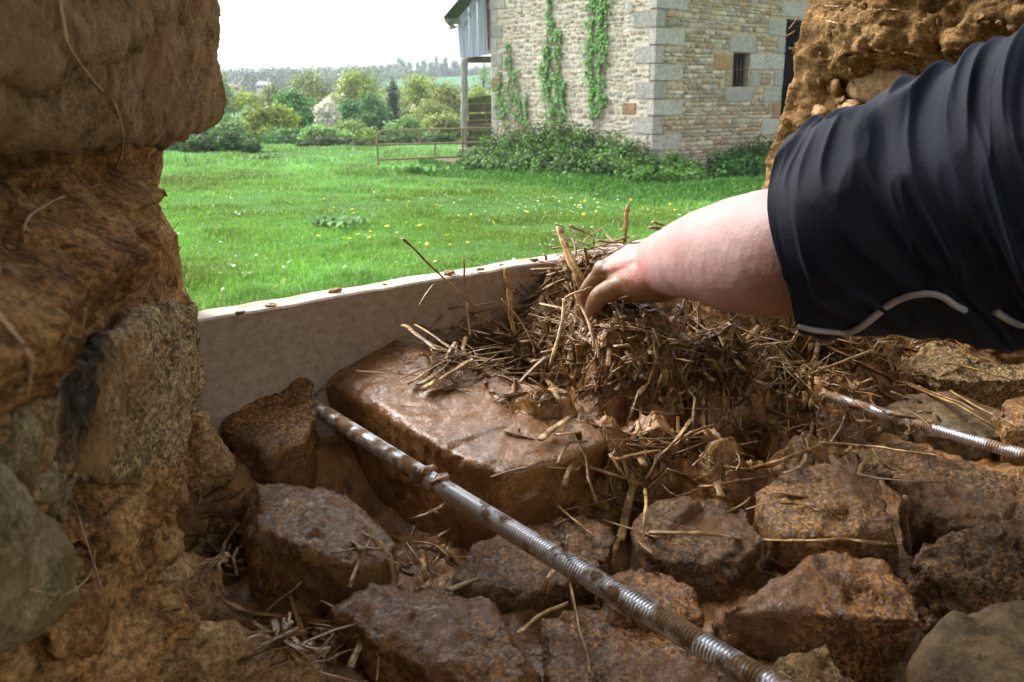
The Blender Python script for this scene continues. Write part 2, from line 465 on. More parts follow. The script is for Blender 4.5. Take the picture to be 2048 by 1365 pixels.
mb = MB(); mb.prism([en(-3.6, -1.5), en(4.6, -1.5), en(4.6, 1.15), en(-3.6, 1.15)], 1.902, 2.05)   # unseen roof, left open behind to let fill light in
mb.prism([en(1.6, -4.6), en(4.6, -4.6), en(4.6, -1.5), en(1.6, -1.5)], 1.902, 2.05); mb.mk("roof", M_timber, house)  # unseen right part closed over to darken the stones at right
mb = MB(); mb.prism([en(-3.2, -4.2), en(4.2, -4.2), en(4.2, 0.30), en(-3.2, 0.30)], -1.75, -1.6); mb.mk("floor_slab", M_inside, house)

def jamb_grid(sil, Ya, base_x, dirv, nrm, s0, s1, outdir, ds, rows, disp, fade=0.22):
    """sil: (px, py) outline of the outer arris, read at depth Ya; the face runs from it along dirv"""
    S = sorted(sil, key=lambda p: p[1])
    pys = np.linspace(S[0][1], S[-1][1], rows)
    pxs = np.interp(pys, [p[1] for p in S], [p[0] for p in S])
    A = np.array([atY(a, b, Ya) for a, b in zip(pxs, pys)])
    s = np.arange(s0, s1 + 1e-6, ds); dx = A[:, 0] - base_x
    P = np.zeros((rows, len(s), 3))
    for k, sv in enumerate(s):
        if sv < 0:
            P[:, k, :] = A + np.array(outdir) * (-sv)
        else:
            P[:, k, 0] = base_x + dx * math.exp(-sv / fade) + dirv[0] * sv
            P[:, k, 1] = Ya + dirv[1] * sv
            P[:, k, 2] = A[:, 2]
    V = P.reshape(-1, 3)
    sv = np.tile(s, rows)
    V = V + np.array(nrm)[None, :] * disp(V, sv)[:, None]
    return V, grid_faces(rows, len(s)), sv

# ---- left jamb: earth bedding with stones set in it
silL = [(420, -420), (410, -60), (405, 120), (400, 235), (345, 278), (318, 300), (314, 345), (296, 398), (318, 430), (343, 470), (348, 520), (352, 565), (372, 600),
        (384, 700), (380, 800), (384, 850), (378, 950), (365, 1010), (368, 1080), (345, 1130), (350, 1200), (370, 1290), (400, 1400), (400, 1560)]
def sm(x, a, b): t = np.clip((x - a) / (b - a), 0, 1); return t * t * (3 - 2 * t)
def dispL(V, s):
    a = fbm(V * [1, 1, 2.0], 8, 4, 3, 0.45) * 0.045 + fbm(V * [1, 1, 1.5], 32, 4, 5, 0.55) * 0.010 + fbm(V, 120, 2, 9) * 0.0018
    ledge = 0.03 * np.exp(-((V[:, 2] + 0.075) / 0.05) ** 2) * np.clip(s * 4, 0, 1)
    a = a + facet(V * [1, 1, 1.5], 24, 61, 1, .35) * 0.010 + facet(V, 60, 62, 1, .3) * 0.004
    a = a * np.clip(0.10 + s * 2.2, 0.10, 1) - 0.012 * sm(s, 0, .06) * (1 - sm(s, .2, .4))
    return a + ledge + 0.006 - 0.038 * sm(V[:, 2], -0.085, -0.05) * sm(s, 0.04, 0.18)
lw = empty("rubble_wall", (-0.3, 0.9, -2.1), "rough left side of the window opening, brown stones bedded in dry red earth", "wall")
V, F, _ = jamb_grid(silL, 0.95, -0.30, (0.145, -0.99), (0.99, 0.145, 0), -0.25, 0.86, (-0.707, -0.707, 0), 0.004, 520, dispL)
mk("earth_bedding", V, F, M_earth, lw); add_surf(V, F)
def crumbs(V, n, mat, parent, rmin, rmax, seed, cond):
    g = np.random.default_rng(seed); idx = np.where(cond(V))[0]; VV, FF, k = [], [], 0
    base_, Fb = hull(np.array([[1, 0, 0], [-1, 0, 0], [0, 1, 0], [0, -1, 0], [0, 0, 1], [0, 0, -1], [.7, .7, .3], [-.6, .6, -.4], [.5, -.7, .5], [-.6, -.5, .6]]))
    for i in g.choice(idx, n):
        r = rmin + (rmax - rmin) * g.random() ** 3
        A = g.normal(size=(3, 3)); A, _ = np.linalg.qr(A); q = (base_ * g.uniform(.6, 1.2, (len(base_), 1))) @ A * r * g.uniform(.6, 1.3, 3)
        VV.append(q + V[i]); FF += [[j + k for j in f] for f in Fb]; k += len(base_)
    o = mk("earth_crumbs", np.vstack(VV), FF, mat, parent, smooth=False); o["kind"] = "stuff"
crumbs(V, 2600, M_clod, lw, 0.0008, 0.0045, 3, lambda V: V[:, 1] < 0.97)
nL = np.array([0.99, 0.145, 0.0]); pL = np.array([-0.30, 0.95, 0.0])
def dL(px, py):
    p = at_plane(min(px, 432), py, pL, nL)
    p = atY(px, py, min(p[1], 0.99) * 0.965); return p
def jstone(name, poly, mat, parent, depth, bulge=0.03, thick=0.06, inset=0.72, vox=0.005, disp=(0.012, 0.005, 0.0015), smooth=3, seed=1, label=None):
    O = np.array([depth(a, b) for a, b in poly]); c = O.mean(0)
    tocam = -c / np.linalg.norm(c)
    pts = list(O) + list(c + (O - c) * inset + tocam * bulge) + list(c + (O - c) * (inset * 0.5) + tocam * bulge * 1.25) + list(c + (O - c) * 0.85 - tocam * thick)
    V, F = hull(pts)
    V, F, Nn = remeshed(V, F, vox, smooth)
    V = rock_noise(V, Nn, disp, seed)
    add_surf(V, F)
    o = mk(name, V, F, mat, parent)
    if label: o["label"] = label
    return o
def rock_noise(V, Nn, disp, seed):
    W_ = V + np.stack([fbm(V, 20, 3, seed + 40), fbm(V, 20, 3, seed + 41), fbm(V, 20, 3, seed + 42)], -1) * 0.012
    d = fbm(V, 11, 3, seed, 0.5) * disp[0] * 0.9
    d += facet(W_, 15, seed + 50, 1.0, 0.10) * disp[0] * 0.55 + facet(W_, 46, seed + 60, 0.8, 0.2) * disp[1] * 0.28
    d += fbm(V, 60, 4, seed + 7, 0.65) * disp[1] * 0.7 + fbm(V, 150, 2, seed + 11) * disp[2] * 1.6
    d += facet(V, 110, seed + 70, 0.6, 0.5) * disp[1] * 0.14
    return V + Nn * d[:, None]
jstone("stone", [(-200, -260), (400, -260), (432, -60), (437, 20), (438, 60), (424, 120), (425, 230), (395, 262), (345, 298), (240, 300), (120, 290), (30, 262), (-200, 300)],
       M_rock_tan, lw, dL, 0.03, 0.08, 0.85, 0.005, (0.009, 0.006, 0.002), seed=21, label="big brown stone at the top of the left side")
jstone("stone", [(-220, -200), (350, -220), (400, -60), (395, 30), (330, 60), (210, 95), (120, 130), (30, 190), (-220, 210)],
       M_rock_tan, lw, lambda a, b: dL(a, b) * 0.92, 0.02, 0.08, 0.85, 0.005, (0.010, 0.007, 0.002), seed=23, label="greyish stone at the top left corner")
jstone("stone", [(150, 690), (290, 610), (386, 602), (402, 660), (406, 770), (375, 840), (372, 905), (330, 955), (250, 975), (150, 990), (60, 960), (20, 850), (60, 740)],
       M_gran_dry, lw, lambda a, b: dL(a, b) * 0.965, 0.03, 0.07, 0.82, 0.0045, (0.008, 0.006, 0.002), seed=31, label="coarse speckled granite stone with a black patch")
jstone("stone", [(-150, 520), (-10, 500), (70, 560), (130, 590), (120, 660), (60, 705), (-20, 720), (-150, 760)],
       M_rock_tan, lw, lambda a, b: dL(a, b) * 0.93, 0.02, 0.05, 0.8, 0.005, (0.008, 0.006, 0.002), seed=33, label="tan clay lump at the left edge")
jstone("stone", [(-200, 880), (-40, 890), (40, 960), (100, 1060), (150, 1130), (150, 1190), (100, 1250), (20, 1290), (-200, 1330)],
       M_rock_grey, lw, lambda a, b: dL(a, b) * 0.9, 0.03, 0.06, 0.75, 0.005, (0.010, 0.006, 0.002), seed=35, label="grey green stone at the lower left edge, nearest the viewer")
jstone("stone", [(-60, 780), (60, 800), (120, 870), (170, 960), (130, 1060), (40, 1000), (-80, 880)],
       M_rock_grey, lw, lambda a, b: dL(a, b) * 0.97, 0.02, 0.05, 0.75, 0.005, (0.008, 0.006, 0.002), seed=36)
jstone("stone", [(380, 815), (412, 835), (425, 880), (470, 925), (478, 952), (440, 975), (400, 1000), (345, 1015), (300, 990), (330, 900)],
       M_clod, lw, lambda a, b: dL(min(a, 400), b) / dL(min(a, 400), b)[1] * 0 + atY(a, b, 0.86), 0.03, 0.06, 0.8, 0.004, (0.006, 0.006, 0.002), seed=37, label="ochre clay ledge beside the plank end")
jstone("stone", [(250, 1000), (340, 1020), (372, 1060), (370, 1110), (300, 1160), (180, 1140), (140, 1060)],
       M_earth, lw, lambda a, b: dL(a, b) * 0.97, 0.02, 0.05, 0.75, 0.005, (0.010, 0.009, 0.002), seed=38)
jstone("stone", [(330, 1090), (420, 1130), (444, 1170), (440, 1230), (400, 1290), (300, 1330), (180, 1330), (150, 1220), (220, 1130)],
       M_clod, lw, lambda a, b: atY(a, b, 0.60 + (a - 150) * 0.0003), 0.02, 0.07, 0.75, 0.005, (0.010, 0.008, 0.002), seed=39, label="pale ochre stone low on the left side")
jstone("stone", [(120, 1290), (300, 1260), (430, 1240), (530, 1262), (620, 1300), (650, 1370), (560, 1460), (200, 1470), (60, 1400)],
       M_clod, lw, lambda a, b: atY(a, b, 0.53 + (a - 150) * 0.00012), 0.015, 0.08, 0.75, 0.005, (0.010, 0.007, 0.002), seed=40, label="ochre stone with grey edge at the foot of the left side")
jstone("stone", [(150, 1170), (230, 1160), (260, 1230), (220, 1310), (100, 1330), (60, 1250)],
       M_earth, lw, lambda a, b: dL(a, b) * 0.96, 0.02, 0.05, 0.7, 0.005, (0.012, 0.009, 0.002), seed=41)

# ---- right jamb: ochre clay, hollow with a stone face in it
silR = [(1650, -420), (1640, -80), (1612, 0), (1592, 55), (1588, 90), (1590, 130), (1578, 195), (1570, 230), (1560, 262), (1541, 310), (1530, 360), (1512, 430), (1500, 520), (1490, 700), (1480, 950)]
def dispR(V, s):
    z = V[:, 2] + 0.03 * fbm(V, 5, 2, 77)
    over = 0.075 * sm(z, 0.02, 0.075) - 0.03 * sm(z, 0.22, 0.4)
    low = 0.05 * sm(-z, 0.06, 0.13)
    a = fbm(V * [1, 1, 1.3], 6, 4, 53, 0.5) * 0.07 + fbm(V + 3, 19, 5, 55, 0.6) * 0.026 - 0.014 * np.clip(fbm(V, 30, 3, 57) * 3 - 0.5, 0, 1.5) + fbm(V, 95, 3, 59) * 0.003
    a = a + facet(V, 14, 63, 1, .3) * 0.020 + facet(V, 40, 64, 1, .35) * 0.008
    return (a + (over + low - 0.02) * np.clip(s * 7, 0, 1)) * np.clip(0.35 + s * 3.5, 0.35, 1)
rw = empty("earth_wall", (0.6, 1.6, -2.1), "crumbly ochre earth wall at the right side of the opening, above the dark sleeve", "wall")
V, F, _ = jamb_grid(silR, 1.65, 0.465, (0.59, -0.80), (-0.80, -0.59, 0), -0.3, 0.86, (0.707, 0.707, 0), 0.005, 420, dispR)
mk("clay_face", V, F, M_ochre, rw); add_surf(V, F)
crumbs(V, 2200, M_clod, rw, 0.0015, 0.009, 4, lambda V: V[:, 1] < 1.68)
nR = np.array([-0.80, -0.59, 0.0]); pR = np.array([0.465, 1.65, 0.0])
dR = lambda a, b: at_plane(a, b, pR, nR)
jstone("stone", [(1700, 140), (1760, 125), (1850, 150), (1900, 190), (1860, 230), (1740, 215), (1690, 195)], M_rock_tan, rw, dR, 0.012, 0.08, 0.85, 0.006, (0.006, 0.004, 0.001), seed=51, label="flat grey brown stone face under the clay overhang")
jstone("clay_lump", [(1663, 160), (1680, 158), (1680, 180), (1672, 192), (1662, 185)], M_ochre, rw, dR, 0.03, 0.04, 0.8, 0.004, (0.003, 0.003, 0.001), 3, seed=52)
jstone("clay_lump", [(1668, 203), (1690, 188), (1697, 205), (1680, 215)], M_ochre, rw, dR, 0.05, 0.03, 0.7, 0.004, (0.003, 0.003, 0.001), 2, seed=53)
for k, (a, b, r) in enumerate([(1642, 226, 22), (1700, 214, 24)]):
    jstone("clay_lump", [(a + r * math.cos(t) * random.uniform(0.8, 1.2), b + 0.7 * r * math.sin(t) * random.uniform(0.8, 1.2)) for t in np.linspace(0, 6.28, 7)[:-1]],
           M_clod, rw, dR, 0.055, 0.05, 0.7, 0.004, (0.004, 0.004, 0.001), 3, seed=60 + k)

# ================================================================== SHUTTERING PLANK
b0 = atZ(400, 640, -0.213); b1 = atZ(1128, 516, -0.213)
bd = (b1 - b0) / np.linalg.norm(b1 - b0); bn = np.array([-bd[1], bd[0], 0])
BA = b0 - bd * 0.16; BB = b1 + bd * 0.52
def board():
    m, nt, b, _ = new_mat("sawn_pale_timber"); n = N(nt)
    gv = nt.nodes.new("ShaderNodeMapping"); nt.links.new(n.pos(), gv.inputs[0])
    gv.inputs["Rotation"].default_value = (0, 0, -math.atan2(bd[1], bd[0])); gv.inputs["Scale"].default_value = (1, 14, 14)
    g = n.noise(9, 6, 0.65, gv.outputs[0])
    c = n.ramp(g, [(0.35, (0.34, 0.285, 0.24)), (0.65, (0.50, 0.435, 0.375))])
    spots = n.ramp(n.noise(34, 4, 0.6), [(0.63, 0.0), (0.72, 0.6)])
    c = n.mix(1.0, c, (0.70, 0.65, 0.59), 'MULTIPLY'); c = n.mix(spots, c, (0.22, 0.13, 0.07))
    sp2 = n.ramp(n.vor(150), [(0.10, 1.0), (0.16, 0.0)])
    c = n.mix(n.math('MULTIPLY', sp2, 0.8), c, (0.26, 0.15, 0.07))
    z = n.sep(n.nrm())[2]
    c = n.mix(n.math('MULTIPLY', n.ramp(z, [(0.6, 0.0), (0.8, 1.0)]), 0.75), c, n.ramp(n.noise(22, 5), [(0.45, (0.70, 0.63, 0.54)), (0.66, (0.40, 0.29, 0.19))]))  # top edge painted paler to look brightly lit, with brown blotches
    # darker brown towards the bottom of the face
    zz = n.sep(n.pos())[2]
    low_brown = n.ramp(n.math('ADD', n.math('MULTIPLY', zz, -4.0), n.math('MULTIPLY', n.noise(14, 4), 0.6)), [(1.30, 0.0), (1.55, 0.6)])
    c = n.mix(low_brown, c, (0.15, 0.09, 0.05))
    n.to(c, b.inputs["Base Color"]); n.to(0.75, b.inputs["Roughness"]); b.inputs["Specular IOR Level"].default_value = 0.2
    n.to(n.bump(n.math('ADD', g, n.math('MULTIPLY', n.noise(120, 4), 0.5)), 0.0014), b.inputs["Normal"])
    return m
M_board = board()
nx, nzr = 220, 46
us = np.linspace(0, 1, nx)
prof = [(-0.0, -0.47)] + [(0.0, z) for z in np.linspace(-0.46, -0.2155, 24)] + [(0.002, -0.2135)] + [(t, -0.213) for t in np.linspace(0.004, 0.034, 8)] + [(0.036, -0.215), (0.036, -0.33), (0.036, -0.47)]
V = []
for u in us:
    p = BA + (BB - BA) * u
    for (t, z) in prof: V.append(p * [1, 1, 0] + bn * t + np.array([0, 0, z]))
V = np.array(V)
V[:, 2] += 0.0012 * vnoise(V * 25, 3) + 0.003 * vnoise(V * 3, 5)
V += bn * (0.0008 * vnoise(V * 60, 4))[:, None]
F = grid_faces(nx, len(prof), wrap=True)
Fl = [list(f) for f in F] + [list(range(len(prof))), list(range((nx - 1) * len(prof), nx * len(prof)))[::-1]]
tag(mk("shuttering_plank", V, Fl, M_board, smooth=False), "pale sawn plank on edge along the outer side of the sill", "plank"); add_surf(V, F)
for k, (a, b, r) in enumerate([(672, 584, 0.007), (545, 613, 0.005), (900, 548, 0.006), (960, 540, 0.004), (1065, 522, 0.005), (770, 570, 0.003), (1005, 531, 0.003), (480, 628, 0.004)]):
    c = atZ(a, b, -0.211)
    pts = [c + np.array([random.uniform(-1, 1) * r * 1.6, random.uniform(-1, 1) * r, random.uniform(-0.3, 0.8) * r]) for _ in range(14)]
    V, F = hull(pts); V, F, Nn = remeshed(V, F, r * 0.22, 2); V = V + Nn * (fbm(V, 260, 2, k) * r * 0.3)[:, None]
    tag(mk("mud_crumb", V, F, M_mud), "crumb of dried mud stuck on the top edge of the plank", "mud crumb", "mud crumbs on the plank")

# ================================================================== MUD BED AND THE STONES LAID IN IT
ee = np.arange(-0.12, 1.75, 0.005); nnn = np.arange(0.16, 0.842, 0.005)
G = np.array([[E * a + NN * b for b in nnn] for a in ee]).reshape(-1, 3)
nn_ = np.tile(nnn, len(ee))
G[:, 2] = -0.420 + 0.020 * fbm(G, 7, 3, 91) + 0.012 * fbm(G, 28, 4, 92, 0.6, True) + 0.004 * fbm(G, 90, 2, 93)
G[:, 2] += 0.055 * sm(nn_, 0.76, 0.83)
G[:, 2] -= 0.9 * np.clip(0.28 - nn_, 0, 1) ** 1.0 * 4
V, F = G, grid_faces(len(ee), len(nnn))
tag(mk("mud_bed", V, F, M_bed), "wet brown mud mortar filling the gaps between the sill stones", "mud", kind="stuff"); add_surf(V, F)

def stone(label, top, bot, mat, vox=0.0036, disp=(0.010, 0.005, 0.0015), smooth=3, seed=1, zb=-0.47, group=None):
    T = [atZ(*p) for p in top]; B = [atZ(*p) for p in bot]
    c = np.mean(T, axis=0)
    pts = list(T) + list(B)
    for p in T: 
        q = c + (p - c) * 0.8; q[2] = zb; pts.append(q)
    V, F = hull(pts)
    V, F, Nn = remeshed(V, F, vox, smooth)
    V = rock_noise(V, Nn, disp, seed)
    add_surf(V, F)
    return tag(mk("sill_stone", V, F, mat), label, "stone", "stones laid on the sill")
stone("upright wet stone tucked against the left end of the plank", [(440, 800, -.315), (470, 772, -.305), (520, 752, -.30), (590, 748, -.30), (618, 765, -.30), (632, 820, -.315), (615, 880, -.33), (540, 905, -.335), (450, 860, -.325)],
      [(432, 830, -.33), (445, 905, -.37), (485, 972, -.40), (560, 965, -.405), (600, 930, -.39), (630, 860, -.34)], M_wet1, seed=101, disp=(0.008, 0.005, 0.002))
stone("largest flat stone, a long wet slab with its top sheet of water", [(648, 724, -.295), (710, 680, -.280), (790, 677, -.275), (850, 715, -.282), (900, 740, -.29), (1040, 752, -.298), (1150, 800, -.31), (1213, 880, -.325), (1150, 915, -.332), (1005, 948, -.334), (940, 925, -.330), (870, 888, -.322), (800, 830, -.313), (735, 785, -.303)],
      [(622, 750, -.305), (622, 810, -.345), (695, 920, -.395), (770, 1005, -.425), (870, 1042, -.43), (960, 1050, -.425), (1050, 1030, -.42), (1130, 1017, -.415), (1205, 987, -.40), (1216, 900, -.345)], M_slab, seed=102, disp=(0.005, 0.003, 0.0006), smooth=2, vox=0.0036)
stone("blocky wet stone in front of the upright one, its top shining", [(512, 962, -.34), (600, 968, -.338), (700, 972, -.342), (745, 1025, -.35), (800, 1085, -.36), (760, 1135, -.365), (690, 1130, -.36), (600, 1085, -.35), (515, 1060, -.345)],
      [(486, 1000, -.37), (484, 1100, -.39), (500, 1190, -.41), (560, 1228, -.425), (660, 1222, -.425), (740, 1165, -.41), (800, 1120, -.39)], M_wet1, seed=103, smooth=4, disp=(0.007, 0.004, 0.0015))
stone("grey brown stone at the bottom with a sparkling chipped left corner", [(668, 1222, -.375), (740, 1180, -.37), (850, 1178, -.37), (975, 1190, -.37), (1005, 1250, -.372), (1060, 1330, -.378), (1010, 1400, -.39), (840, 1330, -.385), (720, 1270, -.38)],
      [(668, 1250, -.40), (720, 1330, -.42), (860, 1400, -.43), (1050, 1460, -.44), (1100, 1380, -.42)], M_wet2, seed=104, smooth=4, disp=(0.007, 0.005, 0.0018))
stone("flat rough stone under the middle of the near threaded rod", [(905, 1140, -.385), (950, 1085, -.383), (1060, 1050, -.38), (1180, 1035, -.378), (1235, 1070, -.38), (1220, 1130, -.385), (1130, 1170, -.388), (1040, 1185, -.39), (930, 1185, -.39)],
      [(900, 1165, -.40), (1000, 1225, -.42), (1090, 1230, -.42), (1150, 1190, -.41)], M_wet3, seed=105, disp=(0.007, 0.005, 0.002))
stone("reddish stone just right of the near rod, below the long straw", [(1195, 1165, -.375), (1250, 1135, -.37), (1320, 1125, -.37), (1390, 1175, -.378), (1412, 1240, -.39), (1340, 1240, -.385), (1230, 1215, -.38)],
      [(1200, 1200, -.41), (1300, 1290, -.42), (1400, 1290, -.42)], M_wet2, seed=106)
stone("dark red stone at the bottom, left of the near rod", [(1075, 1230, -.395), (1180, 1200, -.388), (1290, 1220, -.388), (1400, 1290, -.395), (1470, 1380, -.405), (1300, 1440, -.405), (1110, 1400, -.405)],
      [(1060, 1280, -.43), (1120, 1450, -.44)], M_wet2, seed=107, disp=(0.009, 0.006, 0.002))
stone("dark mottled stone behind the long straw, left of the pale faced one", [(1260, 1040, -.37), (1320, 1000, -.362), (1420, 985, -.36), (1490, 1010, -.362), (1530, 1075, -.372), (1500, 1110, -.38), (1400, 1125, -.382), (1290, 1120, -.38)],
      [(1262, 1110, -.41), (1340, 1190, -.42), (1440, 1240, -.43), (1520, 1150, -.41)], M_wet3, seed=108)
stone("square brown stone under the heap, right of the middle", [(1510, 985, -.355), (1560, 945, -.348), (1620, 928, -.345), (1755, 935, -.345), (1772, 985, -.352), (1790, 1060, -.365), (1700, 1075, -.37), (1560, 1070, -.37)],
      [(1505, 1060, -.39), (1545, 1125, -.41), (1680, 1130, -.41), (1800, 1115, -.405)], M_wet1, seed=109, smooth=4)
stone("dark stone at the right edge in front of the far rod", [(1810, 960, -.35), (1870, 938, -.345), (1960, 945, -.345), (2060, 975, -.348), (2150, 1020, -.355), (2060, 1060, -.37), (1900, 1050, -.37)],
      [(1800, 1040, -.39), (1860, 1110, -.41), (2060, 1110, -.41), (2180, 1070, -.40)], M_wet3, seed=110)
stone("large wet stone low at right with a pale granular ridge", [(1440, 1215, -.375), (1520, 1165, -.368), (1640, 1110, -.362), (1760, 1120, -.365), (1830, 1180, -.372), (1850, 1240, -.38), (1700, 1245, -.385), (1560, 1235, -.385)],
      [(1425, 1250, -.40), (1500, 1320, -.42), (1640, 1390, -.44), (1780, 1370, -.43), (1850, 1290, -.41)], M_wet2, seed=111, disp=(0.009, 0.006, 0.002))
stone("jagged dark stone at the right edge above the smooth one", [(1820, 1110, -.36), (1880, 1075, -.352), (1990, 1045, -.348), (2080, 1060, -.35), (2120, 1130, -.36), (2040, 1170, -.37), (1900, 1160, -.37)],
      [(1812, 1170, -.39), (1850, 1225, -.41), (2000, 1230, -.41), (2130, 1200, -.40)], M_wet3, seed=112, disp=(0.010, 0.008, 0.003), smooth=3)
stone("smooth rounded olive stone in the bottom right corner", [(1850, 1290, -.36), (1900, 1230, -.352), (1980, 1198, -.348), (2080, 1190, -.348), (2180, 1260, -.355), (2150, 1380, -.37), (1950, 1400, -.375), (1860, 1360, -.37)],
      [(1820, 1340, -.38), (1830, 1430, -.40), (1980, 1500, -.42), (2200, 1450, -.40)], M_olive, seed=113, smooth=14, disp=(0.008, 0.002, 0.0006))
stone("light speckled stone chip beside the lower end of the near rod", [(1510, 1350, -.385), (1590, 1300, -.378), (1650, 1276, -.374), (1675, 1310, -.38), (1700, 1370, -.39), (1600, 1400, -.395)],
      [(1500, 1390, -.42), (1620, 1450, -.43), (1720, 1420, -.42)], M_gran_chip, seed=114, smooth=3)
stone("flat dark stone behind the far rod", [(1760, 815, -.385), (1820, 790, -.38), (1900, 785, -.378), (1985, 815, -.38), (2060, 860, -.385), (1960, 880, -.39), (1840, 850, -.39)],
      [(1750, 850, -.42), (1900, 900, -.43), (2060, 900, -.42)], M_olive, seed=115, disp=(0.006, 0.003, 0.001))
stone("small rough stone at the right edge behind the far rod", [(1985, 830, -.365), (2010, 795, -.36), (2070, 785, -.36), (2150, 820, -.365), (2100, 860, -.375), (2010, 862, -.375)],
      [(1985, 865, -.41), (2100, 890, -.41)], M_wet1, seed=116)
stone("coarse golden grained stone under the sleeve at the right edge", [(1800, 730, -.37), (1860, 690, -.355), (1960, 670, -.35), (2080, 680, -.35), (2120, 730, -.36), (2040, 760, -.372), (1880, 760, -.375)],
      [(1790, 780, -.42), (1950, 795, -.42), (2120, 790, -.42)], M_gran_chip, seed=117, disp=(0.010, 0.008, 0.003))
stone("small round reddish stone between the upright and the blocky one", [(478, 990, -.385), (498, 980, -.38), (515, 990, -.38), (518, 1020, -.385), (490, 1030, -.388)],
      [(475, 1020, -.41), (500, 1045, -.42)], M_wet2, seed=118, disp=(0.003, 0.003, 0.001), vox=0.003)
stone("muddy stone low in the gap at the very right, under the far rod", [(1700, 905, -.40), (1790, 880, -.395), (1960, 930, -.395), (2080, 960, -.395), (1980, 985, -.40), (1800, 960, -.405)],
      [(1690, 940, -.43), (1900, 1000, -.44)], M_wet3, seed=119)
stone("half sunk stone between the bottom stone and the left foot", [(560, 1330, -.405), (640, 1300, -.40), (720, 1340, -.40), (760, 1400, -.41), (640, 1430, -.415)],
      [(560, 1370, -.43), (680, 1470, -.44)], M_wet1, seed=120)

# ---- threaded rods
def rod_mat():
    m, nt, b, _ = new_mat("zinc_rod_with_rust_mud"); n = N(nt)
    k = n.ramp(n.noise(38, 4, 0.6), [(0.46, 0.0), (0.56, 1.0)])
    k = n.math('MAXIMUM', k, n.math('MULTIPLY', n.sep(n.attr('groove'))[0], 0.6))  # thread grooves darkened in colour, mud brown, to bring out the thread
    c = n.mix(k, (0.82, 0.86, 0.94), n.ramp(n.noise(90, 3), [(0.4, (0.16, 0.085, 0.035)), (0.6, (0.28, 0.165, 0.08))]))
    n.to(c, b.inputs["Base Color"])
    n.to(n.math('SUBTRACT', 1.0, k), b.inputs["Metallic"])
    n.to(n.math('ADD', n.math('MULTIPLY', k, 0.3), 0.30), b.inputs["Roughness"])
    return m
M_rod = rod_mat()
def rod(a, b, r, label, lumps):
    a, b = np.array(a), np.array(b); L = np.linalg.norm(b - a); pitch = 0.0029
    n = int(L / pitch * 4); t = np.linspace(0, 1, n)
    rad = r * (1 + 0.10 * np.array([(-1, 0, 1, 0)[i % 4] for i in range(n)]))
    P = a + (b - a) * t[:, None]; P[:, 2] -= 0.004 * np.sin(t * 3.14)
    V, F = tube(P, rad, 18)
    o = tag(mk("threaded_rod", V, F, M_rod), label, "threaded rod", "threaded steel rods across the sill"); add_surf(V, [f for f in F if len(f) == 4])
    gv_ = np.repeat((rad < r * 0.95).astype(float), 18); at_ = o.data.attributes.new('groove', 'FLOAT_COLOR', 'POINT'); c4_ = np.ones((len(V), 4), np.float32); c4_[:, :3] = gv_[:, None]; at_.data.foreach_set('color', c4_.ravel())
    for k, (u, w) in enumerate(lumps):
        c = a + (b - a) * u + np.array([0, 0, r * 0.6])
        pts = [c + np.array([random.uniform(-1, 1) * w, random.uniform(-1, 1) * w, random.uniform(-0.8, 0.6) * w * 0.8]) for _ in range(20)]
        V2, F2 = hull(pts); V2, F2, Nn = remeshed(V2, F2, 0.0015, 3)
        V2 = V2 + Nn * (fbm(V2, 160, 3, k) * w * 0.5)[:, None]
        mk("mud_lump", V2, F2, M_mud, o)
    return o
r0 = atZ(630, 815, -.322); r1 = atZ(1560, 1375, -.330)
r1 = r1 + (r1 - r0) * 0.25
rod(r0, r1, 0.0077, "near threaded steel rod running from the plank down to the bottom edge", [(0.30, 0.009), (0.325, 0.008), (0.08, 0.006)])
q0 = atZ(1655, 792, -.352); q1 = atZ(2080, 912, -.352); q1 = q1 + (q1 - q0) * 0.5
rod(q0, q1, 0.0060, "far threaded steel rod disappearing under the heap at right", [(0.35, 0.005)])
# ================================================================== HEAP OF MUD AND STRAW
CP_ = [(1150, 482, -.188), (1190, 480, -.185), (1230, 497, -.195), (1300, 520, -.215), (1400, 520, -.21), (1500, 525, -.22), (1600, 560, -.25), (1700, 600, -.28), (1850, 650, -.34),
       (1150, 560, -.242), (1200, 560, -.236), (1190, 600, -.247), (1205, 578, -.224), (1240, 592, -.220), (1290, 592, -.222), (1200, 650, -.257), (1145, 610, -.262), (1090, 645, -.28), (960, 668, -.272), (880, 692, -.288), (862, 760, -.325), (960, 752, -.284), (1060, 775, -.288), (1100, 840, -.312), (1050, 705, -.27), (1120, 760, -.28),
       (1200, 868, -.328), (1210, 690, -.264), (1300, 650, -.25), (1450, 650, -.26), (1300, 775, -.285), (1430, 780, -.29), (1230, 800, -.292), (1400, 870, -.33), (1550, 790, -.325), (1600, 875, -.36),
       (1450, 935, -.375), (1270, 945, -.375), (1650, 750, -.34), (1750, 735, -.37), (810, 720, -.40), (800, 800, -.40), (900, 815, -.37), (1000, 860, -.385), (950, 812, -.36), (1035, 848, -.36), (1075, 885, -.37), (1100, 915, -.39), (1180, 925, -.38), (1800, 800, -.45), (1700, 880, -.45), (1600, 965, -.46),
       (1400, 1030, -.46), (1230, 1020, -.46), (2000, 760, -.43), (1500, 1050, -.48), (1100, 1000, -.47),
       (640, 760, -.46), (700, 850, -.48), (600, 900, -.5), (850, 930, -.47), (960, 1000, -.49), (650, 1050, -.52), (850, 1120, -.52), (1050, 1130, -.52), (1200, 1130, -.52), (1400, 1150, -.52), (1600, 1100, -.52), (1800, 950, -.5), (2000, 870, -.5), (1300, 1300, -.55), (1000, 1350, -.55), (700, 1300, -.55), (1800, 1200, -.55), (740, 740, -.43)]
CPW = np.array([atZ(*c) for c in CP_])
